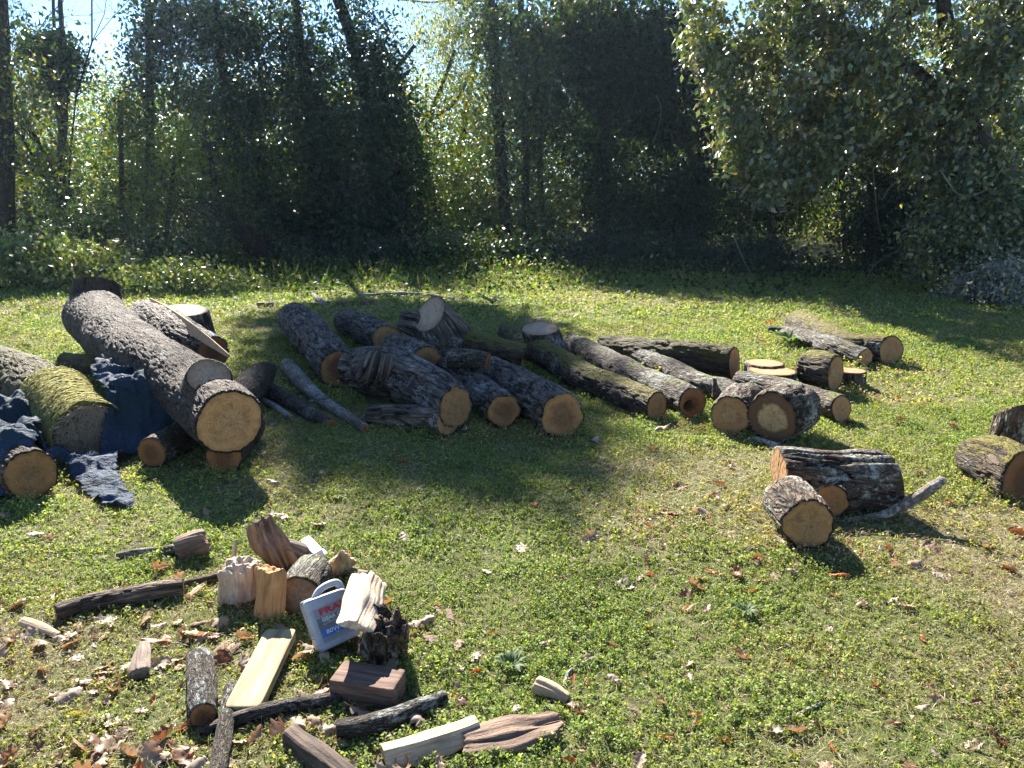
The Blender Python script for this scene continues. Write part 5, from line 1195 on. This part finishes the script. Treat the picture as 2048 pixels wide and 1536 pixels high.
thicket('dark low brush in the shade at the right', 17.2, [B(1500, 525, 90, 36, .9, 160, 46, .2, .09, DARK), B(1640, 555, 80, 22, .6, 90, 40, .16, .085, DARK), B(1770, 550, 80, 40, .7, 130, 44, .18, .085, DARK), B(1870, 570, 60, 36, .6, 90, 40, .16, .08, DARK)])
# brush pile
def curves_obj(name, label, cat, group, lines, rad, mat):
    root = None; V, Q, LC = [], [], []
    c0 = np.asarray(lines[0][0]); root = empty(name, (c0[0], c0[1], 0)) if len(lines) > 1 else None
    for ln in lines:
        C = catmull(ln, 6); b = len(V); n = len(C)
        for i, p in enumerate(C):
            r_ = rad * (1 - .6 * i / n)
            for j in range(5): a = j * 1.2566; V.append(p + r_ * np.array([math.cos(a), .3 * math.sin(a), math.sin(a)]))
        for i in range(n - 1):
            for j in range(5): Q.append((b + 5 * i + j, b + 5 * i + (j + 1) % 5, b + 5 * i + 5 + (j + 1) % 5, b + 5 * i + 5 + j))
    V = np.array(V)
    if root is None:
        o = mesh_np(name, V - c0, np.array(Q), mat, None, {'lc': ('FLOAT_VECTOR', V)}, smooth=True); o.location = c0
    else:
        o = root; mesh_np('twigs', local(root, V), np.array(Q), mat, root, {'lc': ('FLOAT_VECTOR', V)}, smooth=True)
    tag(o, label, cat, group); return o
rs = np.random.default_rng(9); ls = []
for k in range(70):
    a = far(520 + rs.uniform(-30, 30), 505 + rs.uniform(-12, 12), 17 + rs.uniform(-.4, .4)); e = far(rs.uniform(330, 500), rs.uniform(380, 470), 17 + rs.uniform(-.6, .6))
    m_ = (a + e) / 2 + rs.normal(size=3) * .12 + np.array([0, 0, .15]); ls.append([a, m_, e])
curves_obj('brush_pile', 'fan of dead brown twigs leaning in front of the dark ivy tower', 'brush pile', None, ls, .012, M['tree_bark'])
M['vine'] = plain('vine', (.20, .16, .12), .7, .3, .2, 20)
vines = [
 ('long pale vine hanging straight down left of the black trunk', [(1602, 250), (1603, 330), (1596, 400), (1593, 465)], 16),
 ('vine that kinks halfway, beside the long straight one', [(1616, 250), (1612, 350), (1622, 395), (1630, 412)], 16),
 ('thin vine curving down at the left under the drooping crown', [(1520, 290), (1512, 400), (1500, 450)], 17),
 ('bare vine dangling over the black trunk', [(1742, 300), (1750, 380), (1755, 430), (1765, 480)], 15),
 ('short vine with a straight end right of the black trunk', [(1842, 320), (1838, 360), (1841, 418)], 14.5),
 ('forked pale twig sticking out over the black trunk', [(1860, 310), (1810, 330), (1750, 335), (1720, 322)], 14.5),
 ('crooked pale twig pointing left below the forked one', [(1810, 350), (1780, 375), (1765, 398), (1757, 388)], 14.5),
 ('looping vine at the far right edge', [(1880, 340), (1920, 390), (1970, 380), (2010, 330)], 13),
 ('thin branch arching across the grey bush', [(1880, 640), (1930, 632), (1990, 634), (2048, 650)], 11.4),
 ('pale twig slanting up from the grass at the right treeline', [(1710, 600), (1760, 520), (1850, 485)], 15),
 ('pale bent vine in the dark crown right of centre', [(1312, 190), (1322, 215), (1318, 250), (1306, 285)], 20.5),
 ('thin pole leaning out of the shade right of centre', [(1465, 468), (1500, 545), (1540, 600)], 15)]
for lab, pts, Y in vines:
    curves_obj('vine', lab, 'vine', 'bare vines and twigs at the right', [[far(x, y, Y) for x, y in pts]], .011, M['vine'])
# far wood behind, reads as one mass
def far_wood():
    rs = np.random.default_rng(77); parts = []
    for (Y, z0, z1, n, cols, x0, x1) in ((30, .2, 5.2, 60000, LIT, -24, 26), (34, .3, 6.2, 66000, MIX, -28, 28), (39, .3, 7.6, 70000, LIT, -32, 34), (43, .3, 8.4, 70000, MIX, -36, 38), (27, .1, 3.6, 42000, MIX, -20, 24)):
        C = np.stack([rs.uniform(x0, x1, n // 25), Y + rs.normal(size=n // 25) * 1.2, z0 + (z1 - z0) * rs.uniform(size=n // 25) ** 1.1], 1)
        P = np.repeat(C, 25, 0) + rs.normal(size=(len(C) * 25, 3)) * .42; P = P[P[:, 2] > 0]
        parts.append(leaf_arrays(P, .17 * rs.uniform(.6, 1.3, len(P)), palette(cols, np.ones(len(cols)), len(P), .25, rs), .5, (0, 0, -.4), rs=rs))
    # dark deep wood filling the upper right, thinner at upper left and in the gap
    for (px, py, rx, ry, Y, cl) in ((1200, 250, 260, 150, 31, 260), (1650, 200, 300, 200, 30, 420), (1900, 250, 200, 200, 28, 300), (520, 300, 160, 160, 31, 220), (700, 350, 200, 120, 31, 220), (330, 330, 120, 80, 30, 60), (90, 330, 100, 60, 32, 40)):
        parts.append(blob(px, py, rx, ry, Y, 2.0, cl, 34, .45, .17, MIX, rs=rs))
    o = leaf_mesh('far_wood', parts, M['tree_leaf']); tag(o, 'deep wood of sunlit leaves seen between the trunks', 'wood', kind='stuff')
far_wood()
# ragged grass and seedlings where the clearing meets the trees
def fringe():
    rs = np.random.default_rng(88); n = 26000; x = rs.uniform(-15, 15, n); y = rs.uniform(12.8, 19.5, n); d = v2(x, y, .8, 12)
    k = rs.uniform(size=n) < np.clip((y - 12.8) / 3 + (d - .5) * 1.5, 0, 1); x, y = x[k], y[k]; n = len(x)
    P = np.stack([x, y, rs.uniform(.02, .38, n) * np.clip((y - 12) / 5, .1, 1)], 1)
    a = leaf_arrays(P, .085 * rs.uniform(.5, 1.4, n), palette(IVY + MIX + BRT, np.ones(12), n, .25, rs), .6, (0, 0, .2), (0, 0, .8), rs=rs)
    m = 1300; x = rs.uniform(-9, 12, m); y = rs.uniform(13.5, 18, m); P = np.stack([x, y, rs.uniform(.1, .4, m)], 1)
    b = leaf_arrays(P, .30 * rs.uniform(.4, 1.3, m), palette([(.20, .16, .10), (.10, .12, .05), (.08, .11, .04)], (1, 1, 1), m, .2, rs), .03, (0, 0, 3), rs=rs)
    o = leaf_mesh('undergrowth', [a, b], M['weed_leaf']); tag(o, 'knee-high ivy and dry stalks along the edge of the trees', 'undergrowth', kind='stuff')
fringe()

# ------------------------------------------------------------------ haze volume, added to stand in for the lens glare veil
def haze():
    m = bpy.data.materials.new('haze'); m.use_nodes = True; t = m.node_tree; t.nodes.clear()
    out = t.nodes.new('ShaderNodeOutputMaterial'); pv = t.nodes.new('ShaderNodeVolumePrincipled')
    pv.inputs['Color'].default_value = (0.55, 0.74, 1.0, 1); pv.inputs['Density'].default_value = HAZE; pv.inputs['Anisotropy'].default_value = 0.55
    L(t, pv.outputs[0], out.inputs['Volume'])
    x0, x1, y0, y1, z0, z1 = -420, 420, -60, 820, -1.2, 19
    V = [(x, y, z) for x in (x0, x1) for y in (y0, y1) for z in (z0, z1)]
    o = mesh_np('haze', V, [(0, 1, 3, 2), (4, 6, 7, 5), (0, 4, 5, 1), (2, 3, 7, 6), (0, 2, 6, 4), (1, 5, 7, 3)], m)
    tag(o, 'thin bluish haze volume added to stand in for a lens glare veil', 'haze', kind='stuff')
HAZE = 0.0003
haze()
